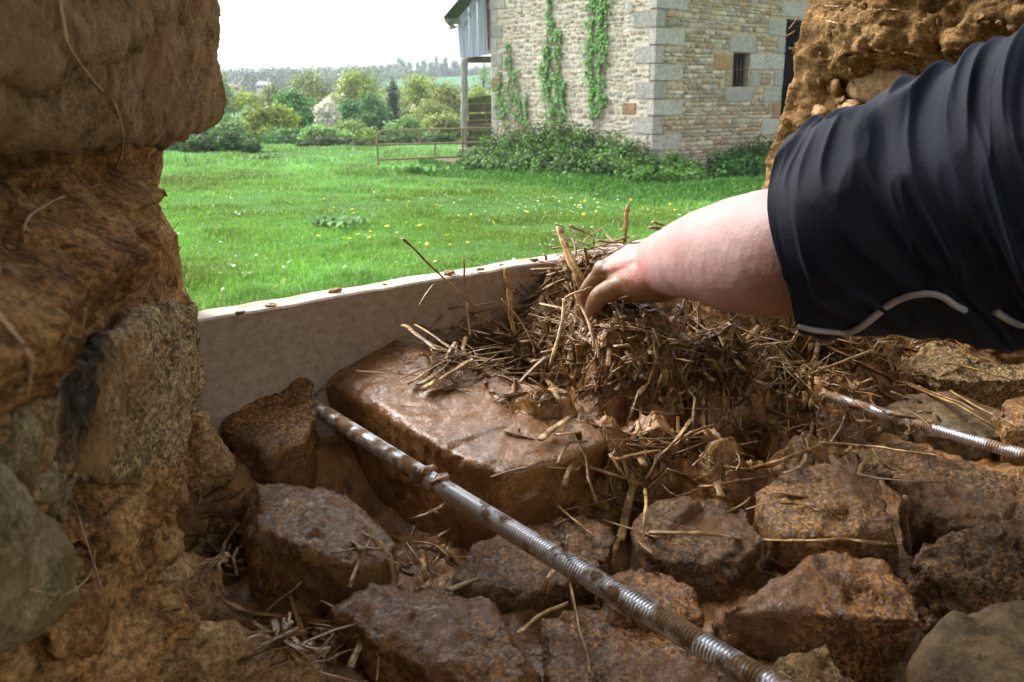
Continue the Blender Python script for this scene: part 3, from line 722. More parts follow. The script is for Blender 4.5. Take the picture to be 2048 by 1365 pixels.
def heap_z(X):
    d2 = ((X[:, None, :2] - CPW[None, :, :2]) ** 2).sum(-1) + 0.0006
    w = 1 / d2 ** 1.8
    return (w * CPW[None, :, 2]).sum(1) / w.sum(1)
ee = np.arange(0.35, 1.72, 0.0032); nv = np.arange(0.36, 0.885, 0.0032)
G = (E[None, None, :] * ee[:, None, None] + NN[None, None, :] * nv[None, :, None]).reshape(-1, 3)
G[:, 2] = heap_z(G)
lump = fbm(G, 13, 4, 201, 0.55) * 0.022 + fbm(G, 34, 4, 203, 0.6, True) * 0.013 + fbm(G, 110, 3, 205, 0.6) * 0.005
G[:, 2] += lump
G[:, :2] += np.stack([fbm(G, 30, 3, 207), fbm(G, 30, 3, 209)], -1) * 0.008
HV, HF = G, grid_faces(len(ee), len(nv))
PG_ = np.array([atZ(a, b, z)[:2] for a, b, z in [(830, 700, -.30), (845, 785, -.33), (900, 800, -.33), (1000, 842, -.33), (1090, 878, -.34), (1200, 905, -.35), (1225, 960, -.37), (1300, 995, -.38), (1400, 1005, -.38), (1480, 960, -.37), (1600, 925, -.37), (1690, 875, -.37),
        (1700, 800, -.37), (1850, 775, -.38), (2080, 745, -.38), (2080, 640, -.34), (1700, 520, -.25), (1500, 470, -.19), (1150, 455, -.17), (1115, 500, -.19), (1110, 600, -.26), (950, 650, -.28)]])
def outside(Q, poly):
    ins = np.zeros(len(Q), bool); dm = np.full(len(Q), 9.0)
    for i in range(len(poly)):
        p, q = poly[i], poly[(i + 1) % len(poly)]
        cr = ((p[1] > Q[:, 1]) != (q[1] > Q[:, 1])) & (Q[:, 0] < (q[0] - p[0]) * (Q[:, 1] - p[1]) / (q[1] - p[1] + 1e-12) + p[0]); ins ^= cr
        e_ = q - p; t = np.clip(((Q - p) @ e_) / (e_ @ e_), 0, 1); dm = np.minimum(dm, np.linalg.norm(Q - p - t[:, None] * e_, axis=1))
    return np.where(ins, 0, dm)
HV[:, 2] += 0.008 * np.clip(facet(HV, 28, 211, .6, .6), -.4, 1)
HV[:, 2] -= 2.0 * np.clip(outside(HV[:, :2] + 0.012 * np.stack([vnoise(HV * 25, 5), vnoise(HV * 25, 6)], -1), PG_) - 0.006, 0, 1)
keep = (HV[HF][:, :, 2].max(1) > -0.46)
HF = HF[keep]
heap = tag(mk("mud_heap", HV, HF, M_mud), "glistening heap of wet mud mixed with straw that the hand is pressing", "mud", kind="stuff"); add_surf(HV, HF)
HEAP_BVH = SURF[-1]
def heap_at(x, y):
    r = HEAP_BVH.ray_cast(Vector((x, y, 1)), Vector((0, 0, -1)))
    return r[0].z if r[0] is not None else -0.45

STRAW_COLS = np.array([(0.42, 0.25, 0.095), (0.52, 0.34, 0.14), (0.33, 0.18, 0.065), (0.58, 0.41, 0.20), (0.26, 0.14, 0.05)])
def straw_geo(P, r, flat=0.6, split=False):
    n = len(P); t = np.linspace(0, 1, n)
    rr = r * (1 - 0.25 * t) * (1 + 0.12 * np.sin(t * 23 + r * 9000)); rr[-1] *= 0.6
    V, F = tube(P, rr, 7, flat)
    if split:
        P2 = P.copy(); P2[:, 0] += r * 1.3 * t; P2[:, 2] += r * 0.8 * t
        V2, F2 = tube(P2[: max(3, int(n * 0.85))], rr[: max(3, int(n * 0.85))] * 0.7, 6, flat)
        F = list(F) + [[i + len(V) for i in f] for f in F2]; V = np.vstack([V, V2])
    return V, F
# straw worked into the heap, past counting
Vs, Fs, Cs, off = [], [], [], 0
cnt = 0
while cnt < 1750:
    if cnt < 1350:
        px, py = random.choice([(random.gauss(1230, 130), random.gauss(680, 70)), (random.gauss(1450, 170), random.gauss(720, 70)), (random.gauss(1350, 130), random.gauss(860, 70)), (random.gauss(1000, 80), random.gauss(690, 30)), (random.gauss(960, 60), random.gauss(725, 25)), (random.gauss(1050, 60), random.gauss(700, 40)), (random.gauss(1150, 60), random.gauss(600, 40)), (random.gauss(1190, 35), random.gauss(540, 40)),
                                (random.gauss(1560, 130), random.gauss(690, 35))])
    else:
        px, py = random.choice([(random.gauss(1620, 90), random.gauss(860, 60)), (random.gauss(840, 60), random.gauss(1120, 40)), (random.gauss(620, 50), random.gauss(1275, 25)), (random.gauss(1800, 90), random.gauss(800, 40)), (random.gauss(430, 25), random.gauss(1080, 50)), (random.gauss(1250, 40), random.gauss(1000, 50))])
    if cnt % 5 == 4 and px > 700: px, py = random.gauss(1600, 130), random.gauss(700, 30)
    if px < 850 and cnt < 1350: continue
    p = hit(px, py)
    if p[2] > -0.17 or p[2] < -0.47 or p[0] + 0.0 < -0.3: continue
    L = random.uniform(0.025, 0.085) if cnt % 3 else random.uniform(0.06, 0.15)
    if cnt >= 1350: L *= 0.6
    a = random.uniform(0, 6.283); tilt = random.gauss(0, 0.28)
    d = np.array([math.cos(a), math.sin(a), math.tan(tilt)]); d /= np.linalg.norm(d)
    n = 6; t = np.linspace(-0.5, 0.5, n)[:, None]
    side = np.array([-d[1], d[0], random.uniform(-.5, .5)])
    P = p + d * L * t + side * L * random.gauss(0, 0.16) * (t * t) * 4
    if random.random() < 0.3: P[3:] += side * L * 0.12 * np.arange(1, n - 2)[:, None]
    P[:, 2] += random.uniform(-0.002, 0.006)
    if cnt % 5 and cnt < 1350:
        lf = random.uniform(-0.001, 0.006)
        zs = np.array([heap_at(q[0], q[1]) for q in P]); zs = np.where(zs < P[:, 2] - .05, P[:, 2], zs); P[:, 2] = 0.65 * zs + 0.35 * zs.mean() + lf
    for q in P:                                  # follow the ground instead of diving through it
        z = heap_at(q[0], q[1])
        if q[2] < z - 0.003: q[2] = z - 0.0015
    V, F = tube(P, np.linspace(1, 0.6, n) * random.choice([random.uniform(0.0007, 0.0018), random.uniform(0.0020, 0.0045)]), 6, random.uniform(0.2, 0.45))
    F4 = [f if len(f) == 4 else f for f in F]
    Vs.append(V); Fs += [[i + off for i in f] for f in F4]; off += len(V)
    Cs += [STRAW_COLS[random.randrange(5)] * random.uniform(0.42, 0.92)] * len(F4); cnt += 1
o = tag(mk("straw_litter", np.vstack(Vs), Fs, M_straw), "tangled muddy straw worked through the heap and the gaps", "straw", kind="stuff"); attr_color(o, np.array(Cs))

# straws one can point at: pixel path, lift above what they lie on (or a depth), half width
def straw(label, pts, r, col=0, split=False, group="loose straws on the sill"):
    P = []
    for q in pts:
        if len(q) == 3 and q[2] > 0.3: P.append(atY(*q))
        else: P.append(hit(q[0], q[1], q[2] if len(q) == 3 else 0.004) + np.array([0, 0, 0.004]))
    P = spline(P, max(8, 4 * len(P)))
    P[1:-1] += np.stack([vnoise(P[1:-1] * 60, k) for k in (1, 2, 3)], -1) * r * 0.35
    V, F = straw_geo(P, r, 0.42, split)
    o = tag(mk("straw", V, F, M_straw), label, "straw", group)
    attr_color(o, np.tile(STRAW_COLS[col] * 1.05, (len(F), 1)))
straw("long thin stalk leaning left across the top edge of the plank", [(806, 478, .93), (860, 530, .97), (925, 592, 1.0), (980, 645, 1.03)], .0022, 1)
straw("thin upright stalk crossing the plank, left of the forked one", [(927, 514, 1.05), (930, 570, 1.04), (936, 630, 1.03), (942, 676, 1.02)], .0019, 0)
straw("upright stalk with knotted top standing in front of the plank", [(1013, 536, 1.0), (1018, 580, 1.0), (1022, 625, 1.0), (1030, 668, 1.0)], .0033, 1)
straw("bent stalk beside the knotted upright one", [(1003, 598, .98), (1040, 640, .98), (1065, 690, .97), (1068, 706, .97)], .0016, 3)
straw("thick split stalk standing at the end of the visible plank", [(1119, 455, 1.20), (1132, 500, 1.18), (1150, 550, 1.16), (1163, 592, 1.15)], .0052, 1, True)
straw("dark stalk pointing straight up behind the heap", [(1256, 410, 1.36), (1252, 440, 1.36), (1247, 490, 1.36)], .0040, 2)
straw("short stub tilted at the top left of the heap", [(1138, 452, 1.28), (1165, 463, 1.28), (1184, 476, 1.28), (1188, 490, 1.27)], .0050, 0)
straw("brown splinter above the split stalk", [(1110, 450, 1.22), (1122, 452, 1.22), (1130, 458, 1.22)], .0022, 2)
straw("flat stalk lying on the plank top behind the hand", [(1195, 482, 1.33), (1240, 487, 1.35), (1290, 484, 1.37)], .0042, 2)
straw("upper of the stalk ends sticking out behind the forearm", [(1305, 444, 1.36), (1330, 450, 1.37), (1380, 462, 1.38)], .0036, 0)
straw("lower pale stalk end sticking out behind the forearm", [(1297, 456, 1.35), (1330, 459, 1.36), (1380, 470, 1.37)], .0060, 1)
straw("thick straw leaning on the plank at the left tip of the heap", [(806, 652, 1.02), (835, 672, 1.0), (862, 692, .98), (880, 703, .97)], .0042, 1)
straw("thin straw beside the left tip, curling over", [(830, 650, 1.03), (860, 668, 1.01), (890, 690, .99), (905, 700, .98)], .0024, 0)
straw("stout pale straw lying on the slab left of the heap", [(846, 792, .006), (890, 768, .008), (945, 735, .010)], .0050, 3, True)
straw("long curved straw along the left flank of the heap", [(815, 780, .004), (880, 745, .010), (960, 715, .014), (1060, 690, .014)], .0028, 1)
straw("pale cut straw lying on the wet slab", [(1080, 893, .006), (1108, 873, .008), (1143, 850, .010)], .0046, 3)
straw("dark straw slanting down onto the slab from the heap", [(1095, 775, .012), (1112, 805, .010), (1132, 838, .006)], .0038, 1)
straw("straw crossing the upper part of the heap from the bend at left", [(1128, 598, 1.02), (1125, 640, 1.0), (1112, 690, .97), (1098, 735, .95)], .0024, 1)
straw("flat straw bridging from the split stalk to the hand", [(1128, 600, 1.05), (1150, 588, 1.05), (1185, 575, 1.07)], .0034, 3)
straw("long straw running down through the middle of the heap", [(1150, 585, 1.06), (1165, 620, 1.04), (1183, 660, 1.0), (1187, 700, .98)], .0026, 0)
straw("straw lying across the heap crest below the hand", [(1195, 668, .012), (1260, 672, .012), (1330, 690, .010), (1385, 715, .008)], .0024, 1)
straw("thin level straw across the muddy face of the heap", [(1200, 668, .010), (1245, 675, .010), (1300, 678, .010)], .0014, 3)
straw("forked pale straw curling up out of the mud", [(1290, 975, .012), (1320, 940, .020), (1360, 900, .026), (1382, 860, .024), (1386, 832, .018)], .0036, 3, True)
straw("bundle of straw ends lying left of the forked one", [(1225, 938, .012), (1270, 930, .014), (1335, 920, .012)], .0034, 0)
straw("straw propped against the forked one from the right", [(1345, 920, .02), (1375, 905, .03), (1412, 880, .02)], .0026, 1)
straw("thick straw hanging from the fork onto the lower stones", [(1268, 990, .02), (1255, 1040, .03), (1240, 1090, .02), (1222, 1142, .008)], .0044, 1, True)
straw("thin straw hanging beside the thick one", [(1288, 995, .02), (1292, 1040, .02), (1286, 1085, .012), (1283, 1126, .008)], .0018, 1)
straw("straw going from the slab corner down to the fork", [(1218, 925, .01), (1230, 950, .015), (1255, 985, .02), (1290, 1000, .02)], .0040, 1)
straw("slender tapering straw between the slab and the fork", [(1128, 1031, .004), (1170, 1026, .008), (1220, 1018, .012), (1275, 995, .015)], .0018, 3)
straw("long straight reed lying across the right hand stones", [(1296, 1112, .034), (1400, 1122, .040), (1520, 1128, .040), (1640, 1133, .036)], .0042, 1)
straw("frayed end of the long reed", [(1630, 1133, .036), (1690, 1128, .034), (1740, 1136, .034), (1800, 1128, .03)], .0022, 0, True)
straw("straw bent over the near rod and hanging to the bottom edge", [(1130, 1105, .004), (1128, 1112, .006), (1137, 1170, .010), (1152, 1260, .010), (1170, 1330, .008), (1182, 1372, .008)], .0027, 0)
straw("stub of straw under the near rod", [(1120, 1148, .01), (1098, 1180, .008), (1092, 1205, .006)], .0036, 2)
straw("straw lying between the bottom stones left of the bent one", [(1035, 1284, .006), (1080, 1252, .010), (1135, 1226, .010)], .0026, 1)
straw("very long reed slanting from the sleeve down to the right edge", [(1560, 668, .012), (1690, 732, .022), (1800, 790, .026), (1920, 838, .022), (1990, 872, .010)], .0042, 0, True)
straw("straw with a knot lying along the top of the square stone", [(1500, 968, .020), (1560, 950, .022), (1610, 930, .024), (1648, 915, .024)], .0052, 2)
straw("slim reed continuing right from the knotted straw", [(1645, 915, .024), (1720, 920, .026), (1800, 930, .026), (1878, 936, .020)], .0030, 1)
straw("lower straw parallel to the knotted one", [(1392, 990, .008), (1450, 985, .010), (1540, 968, .010)], .0040, 0)
straw("short upright straw stuck between the two far right stones", [(1806, 1030, .03), (1810, 1070, .02), (1817, 1126, .006)], .0028, 0)
straw("straw behind the far rod running to the right edge", [(1900, 738, .010), (1980, 762, .012), (2060, 785, .012)], .0030, 0)
straw("straw crossing under the right edge behind the far rod", [(1900, 792, .006), (1960, 830, .008), (2040, 868, .008)], .0022, 0)
straw("pale frayed straw below the sleeve cuff", [(1620, 705, .008), (1670, 698, .012), (1725, 690, .012)], .0040, 1, True)
straw("straw leaning in the shade right of the heap", [(1548, 700, .012), (1565, 740, .014), (1572, 800, .010), (1578, 880, .006)], .0020, 0)
straw("dark straw right of the heap slanting to the far rod", [(1590, 770, .02), (1640, 830, .02), (1665, 905, .008)], .0030, 2)
straw("wet straw lying below the blocky stone at left", [(450, 1215, .004), (500, 1240, .006), (560, 1248, .006), (660, 1258, .004)], .0040, 0)
straw("straw slanting down between the ochre stone and the bottom stone", [(562, 1268, .008), (590, 1300, .008), (622, 1340, .006)], .0030, 1)
straw("thin straw curling off the chipped corner of the bottom stone", [(715, 1288, .006), (680, 1310, .006), (650, 1345, .006), (640, 1370, .006)], .0012, 1)
straw("small upright chip of straw behind the upright stone", [(583, 716, 1.03), (587, 735, 1.02), (590, 748, 1.01)], .0040, 2)
straw("short stub of straw over the plank end of the near rod", [(630, 800, .004), (645, 792, .008), (660, 785, .008)], .0034, 1)
straw("straw stub on the left face of the plank", [(838, 612, 1.035), (850, 590, 1.04), (868, 568, 1.05)], .0016, 2)
straw("curled straw fibre stuck on the plank face", [(905, 548, 1.06), (930, 552, 1.06), (960, 540, 1.07)], .0010, 2)
straw("twig lying in the gap between the slab and the blocky stone", [(1100, 1010, .004), (1140, 1045, .004), (1190, 1085, .004)], .0020, 2)
straw("flattened straw in the mud right of the blocky stone", [(830, 1095, .004), (870, 1105, .006), (900, 1125, .004)], .0030, 0)
straw("short straw standing beside the bottom stone's top", [(846, 1130, .02), (850, 1155, .012), (852, 1176, .004)], .0036, 1)

# ---- roots and fibres hanging on the left side
def root(label, pts, r, lift=0.006):
    P = spline([hit(a, b, 0) * (1 - lift * 1.6) for a, b in pts], 10 * len(pts))
    for _ in range(3): P[1:-1] = (P[:-2] + 2 * P[1:-1] + P[2:]) / 4
    V, F = tube(P, r * (1 + 0.15 * np.sin(np.arange(len(P)) * 0.9)), 7)
    tag(mk("dry_root", V, F, M_root), label, "root", "dry roots hanging on the left wall")
root("long pale root winding down over the big top left stone", [(118, -10), (128, 50), (140, 98), (188, 165), (232, 215), (246, 290), (228, 340), (192, 372), (120, 396), (62, 430), (46, 462)], .0008, 0.008)
root("stout root end curling out of the left edge low down", [(-10, 620), (30, 670), (58, 712), (60, 745), (54, 786)], .0010, 0.012)
root("hair thin root beside the red earth", [(245, 300), (262, 345), (285, 380), (300, 430), (330, 500)], .0004, 0.01)
root("thin fibre low on the left wall", [(150, 1010), (165, 1060), (185, 1120), (200, 1170)], .0006, 0.012)
root("fine fibre crossing the foot of the left wall", [(60, 1180), (130, 1190), (180, 1150), (190, 1100)], .0005, 0.012)
for k, (pts) in enumerate([[(345, 460), (356, 447), (360, 445)], [(340, 515), (352, 540), (366, 552)], [(350, 525), (372, 536), (368, 556)]]):
    P = spline([atY(a, b, 0.93) for a, b in pts], 10)
    V, F = tube(P, 0.0005, 5)
    tag(mk("root_fibre", V, F, M_root), "tiny fibre sticking out of the left wall against the grass", "root", "fibres sticking out of the left wall")
for k, (pts) in enumerate([[(1590, 62), (1574, 72), (1572, 68)], [(1600, 30), (1583, 52), (1578, 58)], [(1592, 95), (1580, 98), (1579, 94)]]):
    P = spline([atY(a, b, 1.62) for a, b in pts], 10)
    V, F = tube(P, 0.0011, 5)
    tag(mk("straw_fibre", V, F, M_root), "pale fibre sticking out of the clay edge beside the dark doorway", "fibre", "fibres at the right clay edge")
for k, pts in enumerate([[(1650, 12), (1680, 14)], [(1738, 20), (1800, 20)], [(1655, 42), (1678, 48)], [(1810, 105), (1840, 112)], [(1750, 100), (1765, 104)]]):
    P = spline([hit(a, b, 0) * 0.992 for a, b in pts], 8)
    V, F = tube(P, 0.002, 5, 0.6)
    o = tag(mk("wall_straw", V, F, M_straw), "old straw end pressed into the ochre clay above the sleeve", "straw", "straws in the clay wall"); attr_color(o, np.tile(STRAW_COLS[3], (len(F), 1)))

# ================================================================== THE PERSON'S ARM
def skin():
    m, nt, b, _ = new_mat("skin_with_mud"); n = N(nt)
    c = n.ramp(n.noise(14, 4, 0.5), [(0.38, (0.37, 0.195, 0.175)), (0.62, (0.44, 0.275, 0.255))])
    knuckle = n.attr("red"); c = n.mix(knuckle, c, (0.50, 0.17, 0.14))
    mk_ = n.math('ADD', n.sep(n.attr("mud"))[0], n.math('MULTIPLY', n.noise(60, 5, 0.65), 0.7))
    mask = n.ramp(mk_, [(0.74, 0.0), (1.0, 0.95)])
    c = n.mix(mask, c, n.mix(n.noise(80, 3), (0.15, 0.078, 0.034), (0.27, 0.15, 0.072)))
    n.to(c, b.inputs["Base Color"]); n.to(n.ramp(mask, [(0, 0.5), (1, 0.28)]), b.inputs["Roughness"])
    b.inputs["Subsurface Weight"].default_value = 0.12; b.inputs["Subsurface Radius"].default_value = (0.012, 0.005, 0.003)
    b.inputs["Subsurface Scale"].default_value = 0.5
    n.to(n.bump(n.math('ADD', n.noise(300, 3), n.math('MULTIPLY', mask, n.noise(110, 4))), 0.0005), b.inputs["Normal"])
    return m
M_skin = skin()
W = atY(1338, 520, 1.05); K = atY(1232, 545, 1.125)
D = (K - W) / np.linalg.norm(K - W)
Sd = np.cross(D, (0, 0, 1)); Sd /= np.linalg.norm(Sd); Sd = -Sd                # towards the viewer's left
Up = np.cross(D, Sd); Up = Up if Up[2] > 0 else -Up
body = MB()
fa = [(1760, 460, .72, .048), (1660, 484, .745, .052), (1570, 504, .785, .0545), (1500, 510, .84, .0545), (1440, 510, .90, .0485), (1385, 516, .98, .0430), (1350, 524, 1.03, .0385), (1322, 532, 1.065, .036)]
C = spline([atY(a, b, y) for a, b, y, r in fa], 70); Rr = np.interp(np.linspace(0, 1, 70), np.linspace(0, 1, len(fa)), [f[3] for f in fa])
for _ in range(30): Rr[1:-1] = (Rr[:-2] + 2 * Rr[1:-1] + Rr[2:]) / 4; C[1:-1] = (C[:-2] + 2 * C[1:-1] + C[2:]) / 4
body.tube(C, Rr, 40)
def ell(c, ax, rad, n=14):
    V, F = [], []
    for i in range(n + 1):
        th = math.pi * i / n
        for j in range(2 * n):
            ph = math.pi * j / n
            V.append(np.array(c) + ax[0] * rad[0] * math.cos(th) + ax[1] * rad[1] * math.sin(th) * math.cos(ph) + ax[2] * rad[2] * math.sin(th) * math.sin(ph))
    return body.add(np.array(V), [(i * 2 * n + j, i * 2 * n + (j + 1) % (2 * n), (i + 1) * 2 * n + (j + 1) % (2 * n), (i + 1) * 2 * n + j) for i in range(n) for j in range(2 * n)])
AX = (D, Sd, Up)
ell(W + D * 0.045, AX, (0.062, 0.042, 0.026))
ell(W + D * 0.012 - Up * 0.020 + Sd * 0.006, AX, (0.048, 0.032, 0.026))
ell(W + D * 0.075 + Up * 0.002, AX, (0.028, 0.043, 0.019))
ell(W + D * 0.030 + Sd * 0.020 - Up * 0.016, AX, (0.044, 0.026, 0.026))     # ball of the thumb
down = np.array([0, 0, -1.0])
for k, (off, l, r) in enumerate([(0.034, 0.95, .0082), (0.0115, 1.04, .0084), (-0.0115, 1.0, .0081), (-0.033, 0.82, .0073)]):
    a = W + D * (0.082 - 0.006 * abs(k - 1)) + Sd * off + Up * 0.001
    b_ = a + (D * 0.030 + down * 0.018 + Sd * off * 0.12) * l
    c_ = b_ + (D * 0.010 + down * 0.026) * l
    e_ = c_ + (D * -0.006 + down * 0.020) * l
    body.tube(spline([a - D * 0.02, a, b_, c_, e_], 16), np.interp(np.linspace(0, 1, 16), [0, .3, .62, .8, .95, 1], [r * .9, r * 1.05, r, r * .92, r * .85, r * .45]), 12)
    ell(a + Up * 0.003, AX, (0.013, 0.010, 0.012), 8)
ta = W + D * 0.032 + Sd * 0.032 - Up * 0.018
body.tube(spline([ta - D * 0.01 - Sd * 0.008, ta + D * 0.012 + Sd * 0.004, ta + D * 0.042 + Sd * 0.012 + down * 0.008, ta + D * 0.062 + Sd * 0.006 + down * 0.022, ta + D * 0.072 + down * 0.030], 14),
          np.interp(np.linspace(0, 1, 14), [0, .4, .8, .95, 1], [.014, .0125, .011, .009, .005]), 12)
V, F, Nn = remeshed(np.vstack(body.V), body.F, 0.0019, 9)
s_ = (V - W) @ D
V = V + Nn * (fbm(V, 30, 3, 301) * 0.0012 + fbm(V, 140, 2, 303) * 0.0003)[:, None]
# tendons and wrist creases
sd = (V - W) @ Sd
ten = np.exp(-((s_ - 0.055) / 0.04) ** 2) * np.cos(sd * 2 * math.pi / 0.021) * 0.0011
V = V + Nn * (ten * ((V - W) @ Up > 0))[:, None]
person = mk("person", V, F, M_skin, origin=(1.1, 0.4, -1.6))
tag(person, "person reaching in from the right, bare forearm, dark navy sleeve, hand pressing the mud", "person")
me = person.data
mudv = np.clip((s_ + 0.005 - 0.9 * ((V - W) @ Up)) / 0.105, -0.25, 0.85) + 0.25 * np.clip(-((V - W) @ Up) / 0.03, 0, 1) * (s_ > -0.05)
redv = np.clip(np.exp(-((s_ - 0.01) / 0.035) ** 2) * 0.7 + 0.35 * (s_ > 0.02), 0, 0.7)
for nm, arr in (("mud", mudv), ("red", redv)):
    a = me.attributes.new(nm, 'FLOAT_COLOR', 'POINT'); c4 = np.ones((len(V), 4), np.float32); c4[:, :3] = arr[:, None]; a.data.foreach_set("color", c4.ravel())

def cloth():
    m, nt, b, _ = new_mat("navy_nylon"); n = N(nt)
    n.to(n.ramp(n.noise(6, 3), [(0.4, (0.0022, 0.0046, 0.0125)), (0.6, (0.0034, 0.0072, 0.019))]), b.inputs["Base Color"])
    n.to(0.75, b.inputs["Roughness"]); b.inputs["Specular IOR Level"].default_value = 0.25
    b.inputs["Sheen Weight"].default_value = 0.10; b.inputs["Sheen Tint"].default_value = (0.35, 0.45, 0.75, 1); b.inputs["Sheen Roughness"].default_value = 0.45
    n.to(n.bump(n.noise(500, 2), 0.0004), b.inputs["Normal"]); return m
M_cloth = cloth()
M_pipe = simple_mat("grey_piping", (0.30, 0.30, 0.36), (0.40, 0.40, 0.47), 60, 0.5, 0.0005)
st = [(1600, 466, .770, .0800), (1640, 462, .762, .0835), (1720, 450, .748, .0890), (1820, 431, .735, .0985), (1930, 412, .720, .1075), (2060, 392, .700, .1155), (2250, 370, .665, .123), (2500, 350, .62, .125)]
nu, nvv = 300, 220
C = spline([atY(a, b, y) for a, b, y, r in st], nu)
Rr = np.interp(np.linspace(0, 1, nu), np.linspace(0, 1, len(st)), [q[3] for q in st])
T = np.gradient(C, axis=0); arc = np.concatenate([[0], np.cumsum(np.linalg.norm(np.diff(C, axis=0), axis=1))]); T /= np.linalg.norm(T, axis=1)[:, None]
zup = np.array([0, 0, 1.0])
ang = np.linspace(0, 2 * math.pi, nvv, endpoint=False)
Vg = np.zeros((nu, nvv, 3)); 
for i in range(nu):
    u = zup - T[i] * np.dot(zup, T[i]); u /= np.linalg.norm(u); w = np.cross(T[i], u)   # w: away from / towards viewer
    Vg[i] = C[i] + Rr[i] * (np.sin(ang)[:, None] * u * 1.0 + np.cos(ang)[:, None] * w * 0.92)
A_, U_ = np.meshgrid(ang, arc)
# long soft folds that ring the sleeve, slanting, sharper near the cuff
ph = U_ * 1.0 + 0.030 * np.sin(A_ + 0.6) + 0.012 * np.sin(2 * A_ + 1.0)
Q = np.stack([ph.ravel() * 28, np.cos(A_).ravel() * 1.15, np.sin(A_).ravel() * 1.15], -1)
n1 = vnoise(Q, 401); n2 = 1 - 2 * np.abs(vnoise(Q * [1.5, 1, 1] + 9, 403)); n3 = vnoise(Q * [3.0, 1.8, 1.8], 405)
dsp = 0.85 * (0.0075 * n1 + 0.0048 * n2 + 0.0010 * n3 + 0.0030 * (1 - 2 * np.abs(vnoise(Q * [2.6, 1.3, 1.3] + 4, 409)))).reshape(nu, nvv)
edge = np.clip(U_ / 0.02, 0.35, 1)
Nrm = Vg - C[:, None, :]; Nrm /= np.linalg.norm(Nrm, axis=2)[:, :, None]
Vg = Vg + Nrm * (dsp * edge)[:, :, None]
# cuff edge leans: the side toward the viewer reaches further down the arm
lean = (0.018 * np.maximum(0, np.cos(A_ - math.pi)) + 0.004 * np.sin(3 * A_)) * np.exp(-U_ / 0.05)
Vg -= T[:, None, :] * lean[:, :, None] * -1 * -1
inner = [Vg[0] - Nrm[0] * 0.004 + T[0] * 0.001] + [Vg[k] - Nrm[k] * 0.008 for k in (6, 14, 24, 36, 50)]
Vall = np.concatenate([np.array(inner[::-1]), Vg], 0)
V = Vall.reshape(-1, 3); F = grid_faces(len(Vall), nvv, wrap=True)
Fl = [list(f) for f in F] + [[(len(Vall) - 1) * nvv + j for j in range(nvv)]]
sl = mk("sleeve", V, Fl, M_cloth, person)
SL = BVHTree.FromPolygons([tuple(v) for v in V], [tuple(int(i) for i in f) for f in F])
def on_sleeve(px, py):
    d = Vector(ray(px, py)).normalized(); r = SL.ray_cast(Vector((0, 0, 0)), d)
    return None if r[0] is None else np.array(r[0]) - np.array(d) * 0.0012
for path in ([(1572, 628), (1580, 640), (1595, 652), (1625, 660), (1665, 664), (1700, 664), (1728, 650), (1755, 628), (1785, 606), (1820, 592), (1855, 588), (1885, 594), (1908, 610), (1928, 620)],
             [(1990, 622), (2010, 636), (2035, 648), (2060, 652), (2100, 656)]):
    P = [on_sleeve(a, b) for a, b in path]; P = [p for p in P if p is not None]
    if len(P) > 3:
        P = spline(P, 5 * len(P))
        P = np.array([p for p in P])
        V, F = tube(P, 0.0042, 10, 0.6)
        mk("piping", V, F, M_pipe, sl)
# ================================================================== TERRAIN
def terr(x, y):
    x = np.asarray(x, float); y = np.asarray(y, float)
    r = np.sqrt(x * x + y * y); th = np.arctan2(x, np.maximum(y, 1e-6)); th = np.where(y < 0, np.sign(x) * 1.6, th)
    z = np.interp(r, [0, 42, 60, 100, 200, 300, 340, 400, 520, 700, 1100, 2600], [-2.1, -2.15, -3.0, -6, -9, -4.5, -0.6, 1.4, 7, 12.0, 4, -40])
    k = np.interp(th, [-0.4, -0.25, -0.12, 0.0, 0.2], [0.45, 0.60, 1.02, 1.45, 1.55])
    z = np.where(r > 390, 1.2 + (z - 1.2) * k, z)
    return z
rr = np.concatenate([np.linspace(0.5, 60, 120), np.geomspace(61, 2600, 120)])
tt = np.linspace(0, 2 * math.pi, 361)[:-1]
RR, TT = np.meshgrid(rr, tt, indexing='ij')
X, Y = RR * np.sin(TT), RR * np.cos(TT)
Z = terr(X.ravel(), Y.ravel()).reshape(X.shape)
und = fbm(np.stack([X.ravel(), Y.ravel(), 0 * X.ravel()], -1), 0.25, 4, 501).reshape(X.shape)
def und_at(x, y): return fbm(np.stack([x, y, 0 * x], -1), 0.25, 4, 501) * 0.12
Z = Z + und * np.clip((RR - 3) / 10, 0, 1) * 0.12
def ground_z(x, y):
    x = np.atleast_1d(np.asarray(x, float)); y = np.atleast_1d(np.asarray(y, float))
    return terr(x, y) + und_at(x, y) * np.clip((np.sqrt(x * x + y * y) - 3) / 10, 0, 1)
def gpt(px, py):
    """where the ray through a pixel meets the meadow"""
    p = atZ(px, py, -2.1)
    for _ in range(4): p = atZ(px, py, float(ground_z(p[0], p[1])[0]))
    return p
def base(px, Yd):
    p = atY(px, 300, Yd); return np.array([p[0], p[1], float(ground_z(p[0], p[1])[0])])
V = np.stack([X, Y, Z], -1).reshape(-1, 3)
F = grid_faces(len(rr), len(tt), wrap=True)[:, ::-1]
